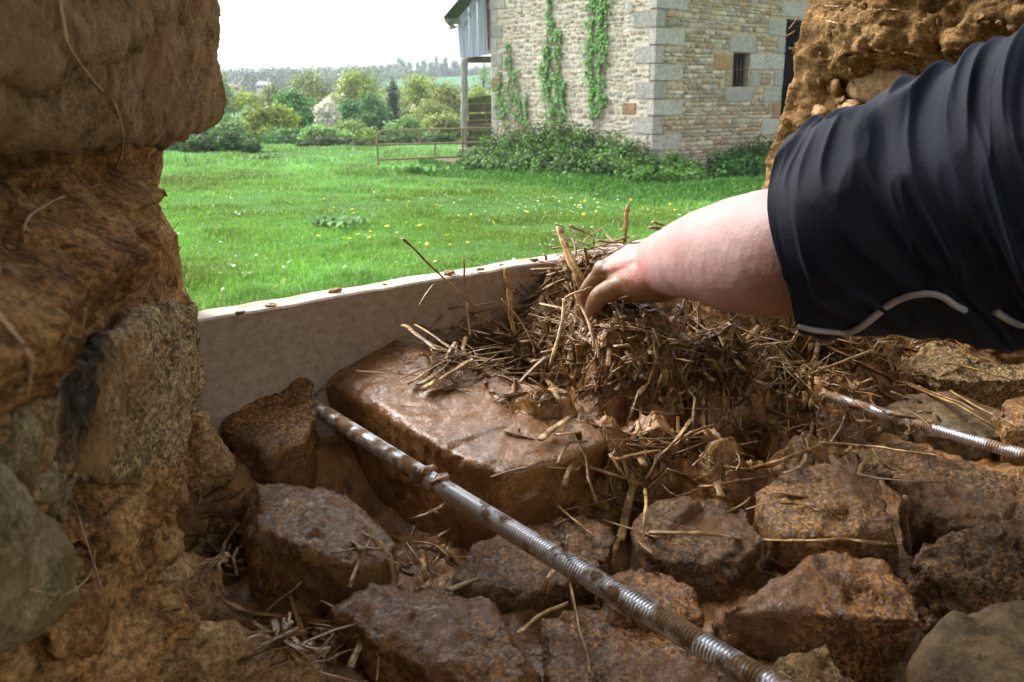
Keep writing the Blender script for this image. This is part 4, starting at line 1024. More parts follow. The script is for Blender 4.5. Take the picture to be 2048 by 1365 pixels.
def ground_mat():
    m, nt, b, _ = new_mat("meadow_and_fields"); n = N(nt)
    ln = nt.nodes.new("ShaderNodeVectorMath"); ln.operation = 'LENGTH'; nt.links.new(n.pos(), ln.inputs[0])
    r = n.math('ADD', ln.outputs["Value"], n.math('MULTIPLY', n.noise(0.012, 2), 26.0))
    r = n.math('DIVIDE', r, 1000.0)
    near = n.ramp(n.noise(0.9, 5, 0.6), [(0.35, (0.045, 0.13, 0.022)), (0.65, (0.08, 0.20, 0.036))])
    near = n.mix(n.ramp(n.noise(14, 4), [(0.4, 0.0), (0.6, 0.6)]), near, (0.022, 0.06, 0.012))
    far = n.ramp(r, [(0.0, (0.10, 0.18, 0.05)), (0.325, (0.07, 0.13, 0.045)), (0.333, (0.24, 0.15, 0.10)), (0.392, (0.24, 0.15, 0.10)), (0.396, (0.05, 0.17, 0.075)), (0.56, (0.05, 0.17, 0.075)), (0.60, (0.11, 0.20, 0.07)), (0.72, (0.09, 0.16, 0.06))])
    c = n.mix(n.ramp(r, [(0.06, 0.0), (0.075, 1.0)]), near, far)
    n.to(c, b.inputs["Base Color"]); n.to(0.9, b.inputs["Roughness"]); b.inputs["Specular IOR Level"].default_value = 0.1
    n.to(n.bump(n.noise(18, 5), 0.03), b.inputs["Normal"])
    return m
M_ground = ground_mat()
tag(mk("ground", V, F, M_ground, origin=(0, 0, -2.1)), kind="structure")

M_leaf = leaf_mat("leaves", 1.0, 0.30)
M_grass = leaf_mat("grass_blades", 1.0, 0.35, 0.45)
M_petal = leaf_mat("petals", 1.0, 0.2)
M_bark = simple_mat("bark", (0.045, 0.038, 0.028), (0.10, 0.085, 0.065), 6, 0.9, 0.01)

def quads(C, size, flat=0.0, aspect=1.0, seed=0, nrm=None, pull=0.0):
    """a small leaf-shaped quad at every centre"""
    g = np.random.default_rng(seed); n = len(C)
    nv = g.normal(size=(n, 3)); nv[:, 2] = np.abs(nv[:, 2]) + flat
    if nrm is not None: nv = nv * (1 - pull) + nrm * pull * 2
    nv /= np.linalg.norm(nv, axis=1)[:, None]
    a = g.normal(size=(n, 3)); a -= nv * (a * nv).sum(1)[:, None]; a /= np.linalg.norm(a, axis=1)[:, None] + 1e-9
    b = np.cross(nv, a); s = (size if np.ndim(size) else np.full(n, size))[:, None] * 0.5
    V = np.stack([C + a * s, C + b * s * aspect * 0.75, C - a * s, C - b * s * aspect * 0.75], 1).reshape(-1, 3)
    return V, np.arange(4 * n).reshape(-1, 4)
def tints(n, cols, seed=0, var=0.22):
    g = np.random.default_rng(seed); cols = np.array(cols)
    c = cols[g.integers(0, len(cols), n)]
    return c * (1 + g.normal(size=(n, 1)) * var).clip(0.5, 1.7)

# ================================================================== GRASS
def tuft(x, y): 
    P = np.stack([x, y, 0 * x], -1)
    return fbm(P, 1.1, 4, 601), fbm(P, 0.28, 3, 603)
def in_barn(x, y): return np.zeros(len(x), bool)
Rr_ = []
def blades(n, y0, y1, h, w, seed, xl=-0.42, xr=0.26):
    g = np.random.default_rng(seed)
    u = g.random(n); y = np.sqrt(y0 ** 2 + u * (y1 ** 2 - y0 ** 2))
    x = y * (xl + (xr - xl) * g.random(n))
    a, b = tuft(x, y)
    keep = g.random(n) < np.clip(0.75 + 0.6 * a, 0.25, 1)
    x, y, a, b = x[keep], y[keep], a[keep], b[keep]; n = len(x)
    z = ground_z(x, y) - 0.005
    hh = h * np.clip(0.75 + 1.2 * a + 0.8 * b, 0.22, 2.8) * g.uniform(0.5, 1.3, n)
    th = g.uniform(0, 6.283, n); lean = g.uniform(0.1, 0.75, n)
    dx, dy = np.cos(th), np.sin(th)
    ww = w * g.uniform(0.6, 1.4, n) * (y / y0) ** 0.5
    ax, ay = -dy * ww / 2, dx * ww / 2
    B = np.stack([x, y, z], -1); A = np.stack([ax, ay, 0 * ax], -1)
    M = B + np.stack([dx * hh * lean * 0.3, dy * hh * lean * 0.3, hh * 0.62], -1)
    Tt = B + np.stack([dx * hh * lean, dy * hh * lean, hh * (1.0 - 0.25 * lean)], -1)
    V = np.stack([B - A, B + A, M + A * 0.8, M - A * 0.8, Tt + A * 0.1, Tt - A * 0.1], 1).reshape(-1, 3)
    i = np.arange(n)[:, None] * 6
    F = np.concatenate([i + np.array([[0, 1, 2, 3]]), i + np.array([[3, 2, 4, 5]])], 1).reshape(-1, 4)
    col = np.array([0.085, 0.235, 0.030]) * (1 + 0.35 * b[:, None] + 0.25 * a[:, None])
    yl = g.random((n, 1)); col = col * (1 - 0.3 * yl) + np.array([0.17, 0.33, 0.055]) * 0.3 * yl * 2
    dry = g.random(n) < 0.03; col[dry] = (0.34, 0.32, 0.16)
    blue = np.clip((y - 17) / 18, 0, 1)[:, None] * 0.75  # distance haze put into the colour: farther blades turn paler
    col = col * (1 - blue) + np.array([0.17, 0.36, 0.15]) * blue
    big = np.clip(0.5 + 1.3 * fbm(np.stack([x, y * .6, 0 * x], -1), 0.5, 4, 607), 0, 1)[:, None]
    col = col * (0.66 + 0.34 * big) + np.array([0.17, 0.33, 0.13]) * 0.33 * big
    col = col * (1 - 0.45 * np.clip(a[:, None] * 1.6, 0, 1)) + np.array([0.05, 0.045, 0.0]) * (1 - big)
    straw_ = g.random(n) < 0.06; col[straw_] = (0.42, 0.50, 0.26)
    col *= g.uniform(0.7, 1.3, (n, 1))
    return V, F, np.repeat(col, 2, 0)
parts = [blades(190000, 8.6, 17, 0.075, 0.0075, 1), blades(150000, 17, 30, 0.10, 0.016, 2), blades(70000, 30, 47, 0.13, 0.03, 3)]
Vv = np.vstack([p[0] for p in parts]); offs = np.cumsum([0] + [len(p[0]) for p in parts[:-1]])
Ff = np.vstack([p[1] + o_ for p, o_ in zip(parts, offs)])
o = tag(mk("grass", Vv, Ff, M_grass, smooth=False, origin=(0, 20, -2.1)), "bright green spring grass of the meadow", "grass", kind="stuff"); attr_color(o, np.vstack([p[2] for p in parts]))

# flowers
def flower(name, label, cat, group, n, petal, stem_h, rad, zone, seed, cols):
    random.seed(seed)
    proto = None
    me_p = None
    m = MB(); k = 8
    V = [(0, 0, 0.25 * rad)]; F = []
    for i in range(k * 2):
        a = math.pi * i / k; r = rad * (1.0 if i % 2 == 0 else 0.72)
        V.append((r * math.cos(a), r * math.sin(a), 0.12 * rad * (i % 2)))
    F = [(0, 1 + i, 1 + (i + 1) % (2 * k)) for i in range(2 * k)]
    made = 0
    while made < n:
        px, py = zone()
        p = gpt(px, py)
        if p[1] > 40 or p[1] < 5: continue
        s = random.uniform(0.75, 1.25)
        if proto is None:
            rt = empty(name, p, label, cat, group)
            hd = mk("petals", np.array(V) + p + np.array([0, 0, stem_h]), F, M_petal, rt, smooth=False)
            attr_color(hd, np.tile(np.array(cols), (len(F), 1)))
            Vt, Ft = tube([p, p + np.array([0.004, 0.002, stem_h * 0.6]), p + np.array([0, 0, stem_h])], 0.0022, 4)
            sm_ = mk("stem", Vt, Ft, M_leaf, rt); attr_color(sm_, np.tile((0.10, 0.20, 0.05), (len(Ft), 1)))
            proto = (rt, hd, sm_)
            r_, h_ = rt, hd
        else:
            r_ = proto[0].copy(); COL.objects.link(r_); r_.location = tuple(p)
            for c in proto[1:]:
                d = c.copy(); COL.objects.link(d); d.parent = r_
        r_.scale = (s, s, s); r_.rotation_euler = (random.uniform(-.7, .1), random.uniform(-.35, .35), random.uniform(0, 6))
        made += 1
def z_dand():
    return random.choice([(random.uniform(600, 860), random.uniform(455, 500)), (random.uniform(1110, 1400), random.uniform(400, 470)), (random.uniform(560, 1000), random.uniform(370, 440)), (random.uniform(330, 1100), random.uniform(330, 600)), (random.uniform(1380, 1430), random.uniform(340, 380)), (random.uniform(640, 1000), random.uniform(400, 520))])
def z_daisy():
    return random.choice([(random.gauss(1080, 70), random.gauss(412, 14)), (random.gauss(1200, 90), random.gauss(415, 16)), (random.uniform(850, 1400), random.uniform(380, 440)), (random.gauss(450, 30), random.gauss(545, 14)), (random.uniform(320, 1100), random.uniform(340, 560)), (random.gauss(1130, 60), random.gauss(480, 30))])
flower("dandelion", "open yellow dandelion growing in the meadow grass", "dandelion", "dandelions in the meadow", 95, None, 0.085, 0.029, z_dand, 11, (0.85, 0.62, 0.01))
flower("daisy", "small white daisy growing in the meadow grass", "daisy", "daisies in the meadow", 190, None, 0.085, 0.021, z_daisy, 12, (0.80, 0.80, 0.78))

# broad-leaved weeds
def weed(label, px, py, w, n, L, cols, seed, h=0.12):
    g = np.random.default_rng(seed); c = gpt(px, py)
    Vs, Fs, k = [], [], 0
    for i in range(n):
        a = g.uniform(0, 6.283); b0_ = c + np.array([g.normal() * w * 0.5, g.normal() * w * 0.5, 0]); l = L * g.uniform(0.6, 1.2)
        d = np.array([math.cos(a), math.sin(a), 0]); s = np.array([-d[1], d[0], 0]) * l * 0.17
        pts = [b0_, b0_ + d * l * 0.35 + (0, 0, h * g.uniform(0.8, 1.4)), b0_ + d * l * 0.7 + (0, 0, h * g.uniform(0.9, 1.4)), b0_ + d * l + (0, 0, h * 0.6)]
        wd = [0.2, 1, 0.85, 0.05]
        for q, ww in zip(pts, wd): Vs += [q - s * ww, q + s * ww + (0, 0, 0.01)]
        for j in range(3): Fs.append((k + 2 * j, k + 2 * j + 1, k + 2 * j + 3, k + 2 * j + 2))
        k += 8
    o = tag(mk("dock_plant", np.array(Vs), np.array(Fs), M_leaf), label, "weed"); attr_color(o, tints(len(Fs), cols, seed))
weed("broad leaved dock plant in the middle of the meadow", 672, 455, 0.5, 70, 0.22, [(0.09, 0.22, 0.06), (0.14, 0.27, 0.10), (0.07, 0.18, 0.04)], 5, 0.11)
weed("yellowish leafy weed near the far left bramble bush", 520, 322, 0.35, 26, 0.32, [(0.16, 0.26, 0.05), (0.10, 0.2, 0.04)], 6, 0.15)
weed("low patch of dark leaves near the far edge of the meadow", 552, 320, 0.6, 30, 0.28, [(0.08, 0.17, 0.04), (0.05, 0.13, 0.03)], 7, 0.14)
weed("tuft of long drooping leaves in front of the gate", 845, 346, 0.9, 90, 0.34, [(0.09, 0.24, 0.05), (0.12, 0.30, 0.07)], 8, 0.16)

# ================================================================== BUSHES, BRAMBLES, IVY
def clump_pts(n, blobs, seed, shell=0.55, low=None):
    """points through the outer part of a few merged uneven lumps"""
    g = np.random.default_rng(seed); out = []; nr = []
    w = np.array([b[3] * b[4] * b[5] for b in blobs]) ** 0.6; w /= w.sum()
    ids = g.choice(len(blobs), n, p=w); B = np.array(blobs)[ids]
    d = g.normal(size=(n, 3)); d /= np.linalg.norm(d, axis=1)[:, None]
    r = 1 - (g.random(n) ** 1.6) * (1 - shell)
    r *= 1 + 0.45 * vnoise(d * 3.1 + B[:, :3] * 1.7, seed) + 0.25 * vnoise(d * 8 + B[:, :3], seed + 5)
    P = B[:, :3] + d * r[:, None] * B[:, 3:6]
    if low is not None:
        k = P[:, 2] > low(P) - 0.05; P, d = P[k], d[k]
    return P, d
def bush(name, label, cat, blobs, n, leaf, cols, seed, group=None, shell=0.5, sprays=0):
    P, d = clump_pts(n, blobs, seed, shell, lambda Q: ground_z(Q[:, 0], Q[:, 1]))
    V, F = quads(P, leaf * np.random.default_rng(seed).uniform(0.6, 1.3, len(P)), 0.4, 1.0, seed, d, 0.35)
    o = tag(mk(name, V, F, M_leaf, smooth=False), label, cat, group)
    dark = np.clip(0.75 + 0.5 * vnoise(P * (1.2 / max(leaf * 6, .5)), seed + 3), 0.5, 1.3)[:, None]
    attr_color(o, tints(len(F), cols, seed) * dark)
    if sprays:
        g = np.random.default_rng(seed + 9); m = MB()
        for i in range(sprays):
            b = blobs[g.integers(len(blobs))]; a = g.uniform(0, 6.28)
            p = np.array(b[:3]) + np.array([math.cos(a) * b[3] * 0.8, math.sin(a) * b[4] * 0.8, b[5] * 0.6]); q = p + np.array([math.cos(a), math.sin(a), 0.7]) * b[5] * 0.5
            m.tube(spline([p, (p + q) / 2 + (0, 0, b[5] * 0.12), q], 6), 0.006, 4)
        m.mk("stem", M_bark, o)
    return o
def px_blobs(L):
    """(px, top_py, half-width px, distance, height m) -> lumps standing on the ground"""
    out = []
    for px, top, hw, Yd, sq in L:
        b = base(px, Yd); t = atY(px, top, Yd); r = hw * Yd / FPX; h = t[2] - b[2]
        out.append((b[0], b[1], b[2] + h * 0.42, r, r * sq, h * 0.62))
    return out
BR = [(0.06, 0.15, 0.03), (0.09, 0.20, 0.04), (0.14, 0.26, 0.06), (0.04, 0.10, 0.025)]
bush("bramble_bush", "dark bramble bush at the left of the meadow beside the stones", "bush", px_blobs([(365, 272, 45, 38, .8), (420, 258, 50, 39, .8), (470, 266, 40, 38.5, .8), (500, 280, 22, 38, .8), (330, 268, 40, 39, .8)]), 17000, .10, BR, 701, shell=.55, sprays=30)
bush("bramble_bush", "low sprawling bramble in the middle, left of the gate", "bush", px_blobs([(620, 282, 22, 41, 1), (655, 274, 30, 41.5, 1), (690, 276, 28, 42, 1), (725, 280, 26, 42, 1)]), 8000, .10, [(0.05, 0.11, 0.03), (0.09, 0.14, 0.045), (0.12, 0.14, 0.06)], 702, shell=.5, sprays=25)
bush("bramble_bush", "low bramble seen through the left half of the gate", "bush", px_blobs([(765, 276, 20, 44, 1), (800, 270, 30, 44, 1), (835, 275, 22, 44, 1)]), 5000, .10, [(0.06, 0.12, 0.03), (0.10, 0.16, 0.05)], 703, sprays=12)
bush("bramble_bush", "bright green low bush seen through the gate beside the post", "bush", px_blobs([(870, 268, 22, 45, 1), (895, 270, 18, 45, 1)]), 4000, .10, [(0.06, 0.15, 0.03), (0.11, 0.22, 0.05)], 704)

# ================================================================== TREES
def tree(label, px, top, hw, Yd, cols, seed, leaf=0.28, n=5000, crown=0.75, blobs=9, shell=.35, name="broadleaf_tree", cat="tree", trunk=0.16, base_py=None, group=None, limbs=7, widen=1.0):
    g = np.random.default_rng(seed); b = base(px, Yd); t = atY(px, top, Yd); H = t[2] - b[2]; r = hw * Yd / FPX
    hw *= 1.25; r *= 1.25; root_ = empty(name, b, label, cat, group); cols = [tuple(c_ * (1.0 if cols is WH else 1.65) for c_ in cc) for cc in cols]
    z0 = H * (1 - crown); ch = H * crown
    bl = []
    for i in range(blobs):
        f = (i + 0.5) / blobs; hgt = z0 + ch * (0.12 + 0.76 * f)
        prof = math.sin(math.pi * min(1, 0.18 + 0.82 * f * 0.92)) ** 0.6 * widen
        a = g.uniform(0, 6.28); q = r * prof * g.uniform(0.35, 0.70)
        s = r * (0.62 - 0.16 * f) * g.uniform(0.8, 1.2)
        bl.append((b[0] + math.cos(a) * q, b[1] + math.sin(a) * q * 0.8, b[2] + hgt, s, s, min(s * 0.8, ch * 0.3)))
    bl.append((b[0], b[1], b[2] + z0 + ch * 0.88, r * 0.42, r * 0.42, ch * 0.16))
    bl.append((b[0], b[1], b[2] + z0 + ch * 0.5, r * 0.7, r * 0.7, ch * 0.35))
    P, d = clump_pts(n, bl, seed, shell)
    V, F = quads(P, leaf * g.uniform(0.5, 1.3, len(P)), 0.3, 1, seed, d, 0.3)
    o = mk("crown", V, F, M_leaf, root_, smooth=False)
    dark = np.clip(0.92 + 0.45 * vnoise(P * 0.8, seed + 3), 0.6, 1.35)[:, None]
    attr_color(o, tints(len(F), cols, seed, 0.18) * dark)
    m = MB(); tr = max(H * 0.018, trunk * 0.5)
    m.tube(spline([b - (0, 0, 0.3), b + (0.02 * H, 0, H * 0.3), b + (-0.01 * H, 0, H * 0.6), b + (0, 0, H * 0.92)], 9), np.linspace(tr * 1.3, tr * 0.25, 9), 7)
    for i in range(limbs):
        q = bl[i % len(bl)]; h0 = z0 + (q[2] - b[2] - z0) * 0.35
        s0_ = b + np.array([0, 0, h0]); e0 = np.array(q[:3])
        m.tube(spline([s0_, (s0_ + e0) / 2 + (0, 0, -0.03 * H), e0, e0 + (e0 - s0_) * 0.35], 7), np.linspace(tr * 0.6, tr * 0.1, 7), 5)
    m.mk("trunk", M_bark, root_, True)
    return root_
YG = [(0.155, 0.20, 0.022), (0.20, 0.25, 0.03), (0.11, 0.155, 0.02)]
OL = [(0.14, 0.17, 0.05), (0.18, 0.20, 0.06), (0.10, 0.13, 0.04)]
GR = [(0.06, 0.17, 0.04), (0.09, 0.23, 0.06), (0.05, 0.12, 0.03)]
DG = [(0.04, 0.12, 0.025), (0.06, 0.16, 0.03), (0.035, 0.09, 0.022)]
GY = [(0.16, 0.22, 0.13), (0.21, 0.27, 0.16), (0.11, 0.17, 0.09)]
PG = [(0.12, 0.22, 0.07), (0.16, 0.27, 0.08), (0.10, 0.17, 0.05)]
WH = [(0.70, 0.68, 0.72), (0.8, 0.78, 0.8), (0.45, 0.48, 0.42)]
tree("tall loose grey green tree beside the big left stone", 438, 134, 34, 72, GY, 1, .22, 6500, .85, 12, .3)
tree("rounded yellow green tree left of the bare topped one", 498, 187, 62, 78, YG, 2, .26, 8000, .9, 10, .45)
tree("thin tree with bare upright branches above the yellow green ones", 545, 166, 26, 84, OL, 3, .2, 1600, .55, 8, .2, limbs=9)
tree("yellow green tree in front, low and spreading", 548, 216, 48, 61, YG, 4, .22, 8500, .97, 10, .4)
tree("blue grey willow shrub among the yellow green trees", 500, 216, 26, 66, [(0.15, 0.22, 0.15), (0.18, 0.26, 0.17)], 5, .2, 3500, .95, 6)
tree("fresh green pointed tree left of the white blossom", 588, 183, 42, 64, GR, 6, .22, 9000, .97, 11, .4)
tree("fresh green tree touching the white blossom", 618, 198, 32, 66, PG, 7, .22, 7500, .97, 10, .4)
tree("white blossoming tree in full flower", 659, 200, 23, 59, WH, 8, .2, 4200, .85, 8, .4, name="blossom_tree")
tree("tall olive brown tree behind the fresh green ones", 626, 142, 48, 115, OL, 9, .34, 6000, .85, 11, .25)
tree("broad yellow green oak with a clear trunk in the middle distance", 722, 141, 46, 108, YG, 10, .32, 6000, .68, 12, .25, limbs=10)
tree("dark green round tree below the oak", 748, 190, 38, 86, DG, 11, .26, 7000, .95, 9, .45)
tree("dark green tree at the left foot of the oak", 696, 200, 34, 88, DG, 12, .26, 5500, .95, 8, .45)
tree("ivy wrapped pole like tree with a thin pale crown", 788, 158, 24, 92, GY, 13, .2, 900, .45, 7, .2, trunk=.5, limbs=8)
bush("ivy_column", "dark ivy covering the pole like tree", "ivy", [(lambda b: (b[0], b[1], b[2] + h, .55 - .03 * i, .55, 1.2))(base(788, 91)) for i, h in enumerate((.6, 1.6, 2.6, 3.6, 4.6, 5.5))], 2600, .22, [(0.03, 0.07, 0.02), (0.05, 0.10, 0.03)], 731)
tree("bright yellow green oak left of the barn post", 838, 153, 52, 104, YG, 14, .3, 7500, .75, 13, .25, limbs=10)
tree("olive bronze tree right beside the barn post", 897, 165, 48, 84, [(0.16, 0.165, 0.05), (0.18, 0.20, 0.05), (0.12, 0.14, 0.04)], 15, .24, 6500, .92, 11, .25, limbs=11)
tree("olive shrubby tree in front of the barn post", 860, 205, 44, 74, OL, 16, .22, 6000, .95, 9, .35)
tree("pale blossoming shrub between the oak and the bronze tree", 830, 212, 17, 90, [(0.55, 0.45, 0.42), (0.62, 0.55, 0.5), (0.2, 0.25, 0.12)], 17, .2, 1500, .9, 6, .3, name="blossom_tree")
tree("pale pink blossoming tree far off, left of the oak", 690, 158, 20, 190, [(0.55, 0.48, 0.5), (0.62, 0.56, 0.56)], 18, .4, 1500, .8, 6, .4, name="blossom_tree")
tree("thin grey tree seen behind the barn post", 968, 128, 34, 130, GY, 19, .3, 2200, .85, 9, .15, limbs=11)
tree("green tree seen between the post and the barn", 958, 176, 38, 90, YG, 20, .24, 5500, .95, 9, .35)
tree("round dark green hedge tree at the left by the stones", 428, 226, 44, 56, DG, 21, .2, 7000, .97, 8, .5)
tree("low green hedge tree right of the left bush", 470, 244, 34, 54, PG, 22, .18, 5000, .97, 7, .5)
tree("yellow green hedge bush below the white blossom", 652, 254, 40, 56, PG, 23, .18, 6000, .98, 8, .5, name="hedge_bush", cat="bush", limbs=2)
tree("green hedge bush in the gap below the oak", 712, 246, 42, 58, [(0.12, 0.19, 0.045), (0.17, 0.22, 0.06)], 24, .18, 6000, .98, 8, .5, name="hedge_bush", cat="bush", limbs=2)
tree("low green hedge bush behind the gate top", 812, 240, 34, 58, PG, 25, .18, 5500, .98, 8, .5, name="hedge_bush", cat="bush", limbs=2)
tree("olive hedge bush behind the right part of the gate", 880, 232, 48, 60, OL, 26, .18, 7000, .98, 8, .5, name="hedge_bush", cat="bush", limbs=2)
tree("hedge bush seen through the gap beside the barn", 950, 232, 40, 62, YG, 27, .18, 5500, .98, 8, .5, name="hedge_bush", cat="bush", limbs=2)
tree("dark hedge bush filling the foot of the yellow green trees", 580, 258, 56, 58, DG, 28, .18, 7000, .98, 9, .5, name="hedge_bush", cat="bush", limbs=2)
tree("brownish scrubby tree behind the dark green ones", 770, 196, 34, 100, [(0.16, 0.13, 0.09), (0.14, 0.15, 0.07)], 29, .24, 2600, .9, 8, .3)
# skyline trees on the right hand hill
for k, (px, top, hw, Yd, w_) in enumerate([(802, 116, 13, 560, "full round tree standing on the right hand hill crest"), (822, 124, 9, 565, "smaller tree leaning right beside the round crest tree"), (755, 132, 9, 540, "left small tree on the hill crest"), (768, 131, 8, 545, "thin tree on the hill crest left of the round one"),
        (783, 130, 7, 550, "faint tree on the hill crest just left of the round one"), (840, 124, 6, 570, "spindly tree on the crest right of the round one"), (852, 120, 6, 575, "tall spindly tree on the crest, middle of the row"), (866, 124, 9, 580, "bushy crest tree left of the tall twin poles"),
        (876, 112, 4, 585, "tallest pole like tree on the crest"), (895, 114, 5, 590, "pole like tree on the crest near the barn roof"), (885, 126, 9, 590, "low crest tree between the poles"), (912, 122, 12, 590, "dense crest tree against the barn cladding")]):
    tree(w_, px, top, hw, Yd, [(0.09, 0.13, 0.08), (0.12, 0.16, 0.10)], 800 + k, 1.0, 700, .75, 6, .3, group="trees on the hill crest", limbs=5)
# far wood on the left hand hill and hedge lines: one mass nobody could count
g = np.random.default_rng(9); bl = []
for i in range(520):
    px = g.uniform(380, 800); u = g.random()
    Yd = 390 + 330 * u * (0.5 + 0.5 * g.random())
    if px > 755 and Yd < 520: continue
    b = base(px, Yd); s = g.uniform(3.0, 6.0); hgt = g.uniform(4.5, 8.5)
    bl.append((b[0], b[1], b[2] + hgt * 0.5, s, s, hgt * 0.6))
for i in range(150):
    px = g.uniform(780, 1040); Yd = 600 + g.uniform(-10, 10); b = base(px, Yd); bl.append((b[0], b[1], b[2] + 1.5, 4, 4, g.uniform(2, 4)))
for i in range(160):
    px = g.uniform(340, 1050); Yd = g.choice([318, 322, 392]) + g.uniform(-3, 3); b = base(px, Yd); bl.append((b[0], b[1], b[2] + .6, 2.5, 2.5, g.uniform(.8, 2.0)))
for i in range(60):
    px = g.uniform(300, 1050); Yd = g.uniform(130, 240); b = base(px, Yd); s = g.uniform(2, 4); bl.append((b[0], b[1], b[2] + 2.5, s, s, 3.2))
P, d = clump_pts(60000, bl, 33, .7)
V, F = quads(P, 1.15 * g.uniform(0.6, 1.4, len(P)), .4, 1, 34, d, .4)
o = tag(mk("far_wood", V, F, M_leaf, smooth=False), "hazy wooded hillside and hedge lines on the horizon", "wood", kind="stuff")
attr_color(o, tints(len(F), [(0.05, 0.09, 0.04), (0.09, 0.14, 0.06), (0.07, 0.11, 0.06), (0.12, 0.15, 0.08)], 35, .15) * np.clip(1 + 1.3 * vnoise(P * 0.10, 5), .35, 2.0)[:, None])
# far houses
M_render = simple_mat("pale_render", (0.40, 0.385, 0.375), (0.48, 0.465, 0.45), 1, 0.9, 0)
M_slate = simple_mat("grey_slate", (0.30, 0.30, 0.36), (0.38, 0.38, 0.44), 1, 0.7, 0)
M_tile = simple_mat("red_tile", (0.30, 0.12, 0.08), (0.40, 0.18, 0.12), 1, 0.8, 0)
M_dark = simple_mat("dark_opening", (0.004, 0.004, 0.004), (0.008, 0.007, 0.006), 3, 0.9, 0)
def house_far(label, px, py, Yd, L, Wd, H, rf, seed):
    c = atY(px, py, Yd); b = np.array([c[0], c[1], c[2]])
    r = empty("farmhouse", b, label, "house")
    m = MB(); m.box(b + (0, 0, H / 2 - 1), (L, Wd, H + 2)); m.mk("wall", M_render, r)
    m = MB(); x, y = L / 2 + .3, Wd / 2 + .3
    V = [b + np.array(q) for q in [(-x, -y, H), (x, -y, H), (x, y, H), (-x, y, H), (-x * .75, 0, H + Wd * .55), (x * .75, 0, H + Wd * .55)]]
    m.add(np.array(V), [(0, 1, 5, 4), (1, 2, 5), (2, 3, 4, 5), (3, 0, 4), (0, 3, 2, 1)]); m.mk("roof", rf, r)
    m = MB(); m.box(b + (L * .3, 0, H + Wd * .6), (.8, .8, 2)); m.mk("chimney", M_render, r)
    for k in range(4):
        m = MB(); m.box(b + (-L * .36 + k * L * .24, -Wd / 2 - .02, H * .55), (1.0, .08, 1.3)); m.mk("window", M_dark, r)
house_far("long pale house with grey roof among the far trees", 529, 175, 372, 5.5, 3, .6, M_slate, 1)
house_far("small house with reddish walls at the far left", 474, 178, 368, 3.2, 2, .3, M_tile, 2)
house_far("low white house end at the far left edge", 462, 175, 380, 2.4, 2, .3, M_slate, 3)

# small white bundle on the bank behind the gate
c = atY(781, 249, 62); pts = [c + np.array([random.uniform(-.14, .14), random.uniform(-.1, .1), random.uniform(-.12, .14)]) for _ in range(9)] + [c + np.array([.2, 0, -.1]), c + np.array([-.05, 0, .2])]
V, F = hull(pts); V, F, Nn = remeshed(V, F, .02, 2)
tag(mk("white_bundle", V, F, M_render), "small bright white bundle on the bank behind the gate", "bundle")
# ================================================================== THE STONE BARN
C0 = atY(1303, 310, 24.0)[:2]; L0 = atY(983, 265, 28.8)[:2]
dl = (L0 - C0); LEFT_LEN = float(np.linalg.norm(dl)); dl /= LEFT_LEN
nl = np.array([dl[1], -dl[0]]); nl = nl if np.dot(nl, -C0) > 0 else -nl            # outward of the left wall
dr = -nl.copy(); dr = dr if dr[0] > 0 else -dr
nr = np.array([dr[1], -dr[0]]); nr = nr if np.dot(nr, -C0) > 0 else -nr
TOP = 3.6; BOT = -2.35
def on_wall(px, py, d, nn2):
    r = ray(px, py); t = np.dot(C0, nn2) / np.dot(r[:2], nn2); p = r * t
    return float(np.dot(p[:2] - C0, d)), float(p[2])
wl = lambda a, b: on_wall(a, b, dl, nl)
wr = lambda a, b: on_wall(a, b, dr, nr)
def c4(cx, cy): return 860 + cx * 0.390625, cy * 0.390625          # from my enlarged crop to the photo's pixels
def rect(fn, x0, y0, x1, y1):
    a = fn(*c4(x0, (y0 + y1) / 2)); b = fn(*c4(x1, (y0 + y1) / 2)); xm = (x0 + x1) / 2
    t = fn(*c4(xm, y0)); u = fn(*c4(xm, y1))
    return min(a[0], b[0]), u[1], max(a[0], b[0]), t[1]
M_dark2 = simple_mat('shade_dark_timber', (0.010, 0.008, 0.007), (0.022, 0.018, 0.014), 5, .9, 0)  # near-black colour so the barn's inside looks unlit
barn = empty("stone_barn", (C0[0], C0[1], -2.1), "old rubble stone barn with grey quoins, a small barred window and a dark doorway", "barn")
def stonework_mat(name, tintmul, lich=0.0):
    m, nt, b, _ = new_mat(name); n = N(nt)
    c = n.mix(1.0, n.attr(), n.ramp(n.noise(14, 6, 0.7), [(0.3, 0.55), (0.7, 1.35)]), 'MULTIPLY')
    c = n.mix(n.ramp(n.noise(26, 4, 0.6), [(0.60, 0.0), (0.68, 0.7)]), c, (0.55, 0.52, 0.47))
    c = n.mix(n.ramp(n.noise(30, 4, 0.6), [(0.28, 0.7), (0.38, 0.0)]), c, (0.07, 0.06, 0.045))
    c = n.mix(n.ramp(n.noise(4.5, 6, 0.7), [(0.52, 0.0), (0.64, 0.55)]), c, (0.30, 0.235, 0.155)) if name == 'granite_quoin' else c
    if lich: c = n.mix(n.ramp(n.noise(2.6, 6, 0.75), [(0.645, 0.0), (0.69, lich)]), c, (0.46, 0.24, 0.03))
    c = n.mix(1.0, c, (tintmul,) * 3, 'MULTIPLY')
    n.to(c, b.inputs["Base Color"]); n.to(0.9, b.inputs["Roughness"]); b.inputs["Specular IOR Level"].default_value = 0.2
    n.to(n.bump(n.noise(22, 6, 0.7), 0.03), b.inputs["Normal"]); return m
M_st = stonework_mat("rubble_stone", 1.0); M_str = stonework_mat("coursed_stone", 1.0, 0.55); M_q = stonework_mat("granite_quoin", 1.0)
M_mort = simple_mat("lime_mortar", (0.40, 0.345, 0.27), (0.60, 0.54, 0.45), 3, 0.95, 0.02, detail=9)
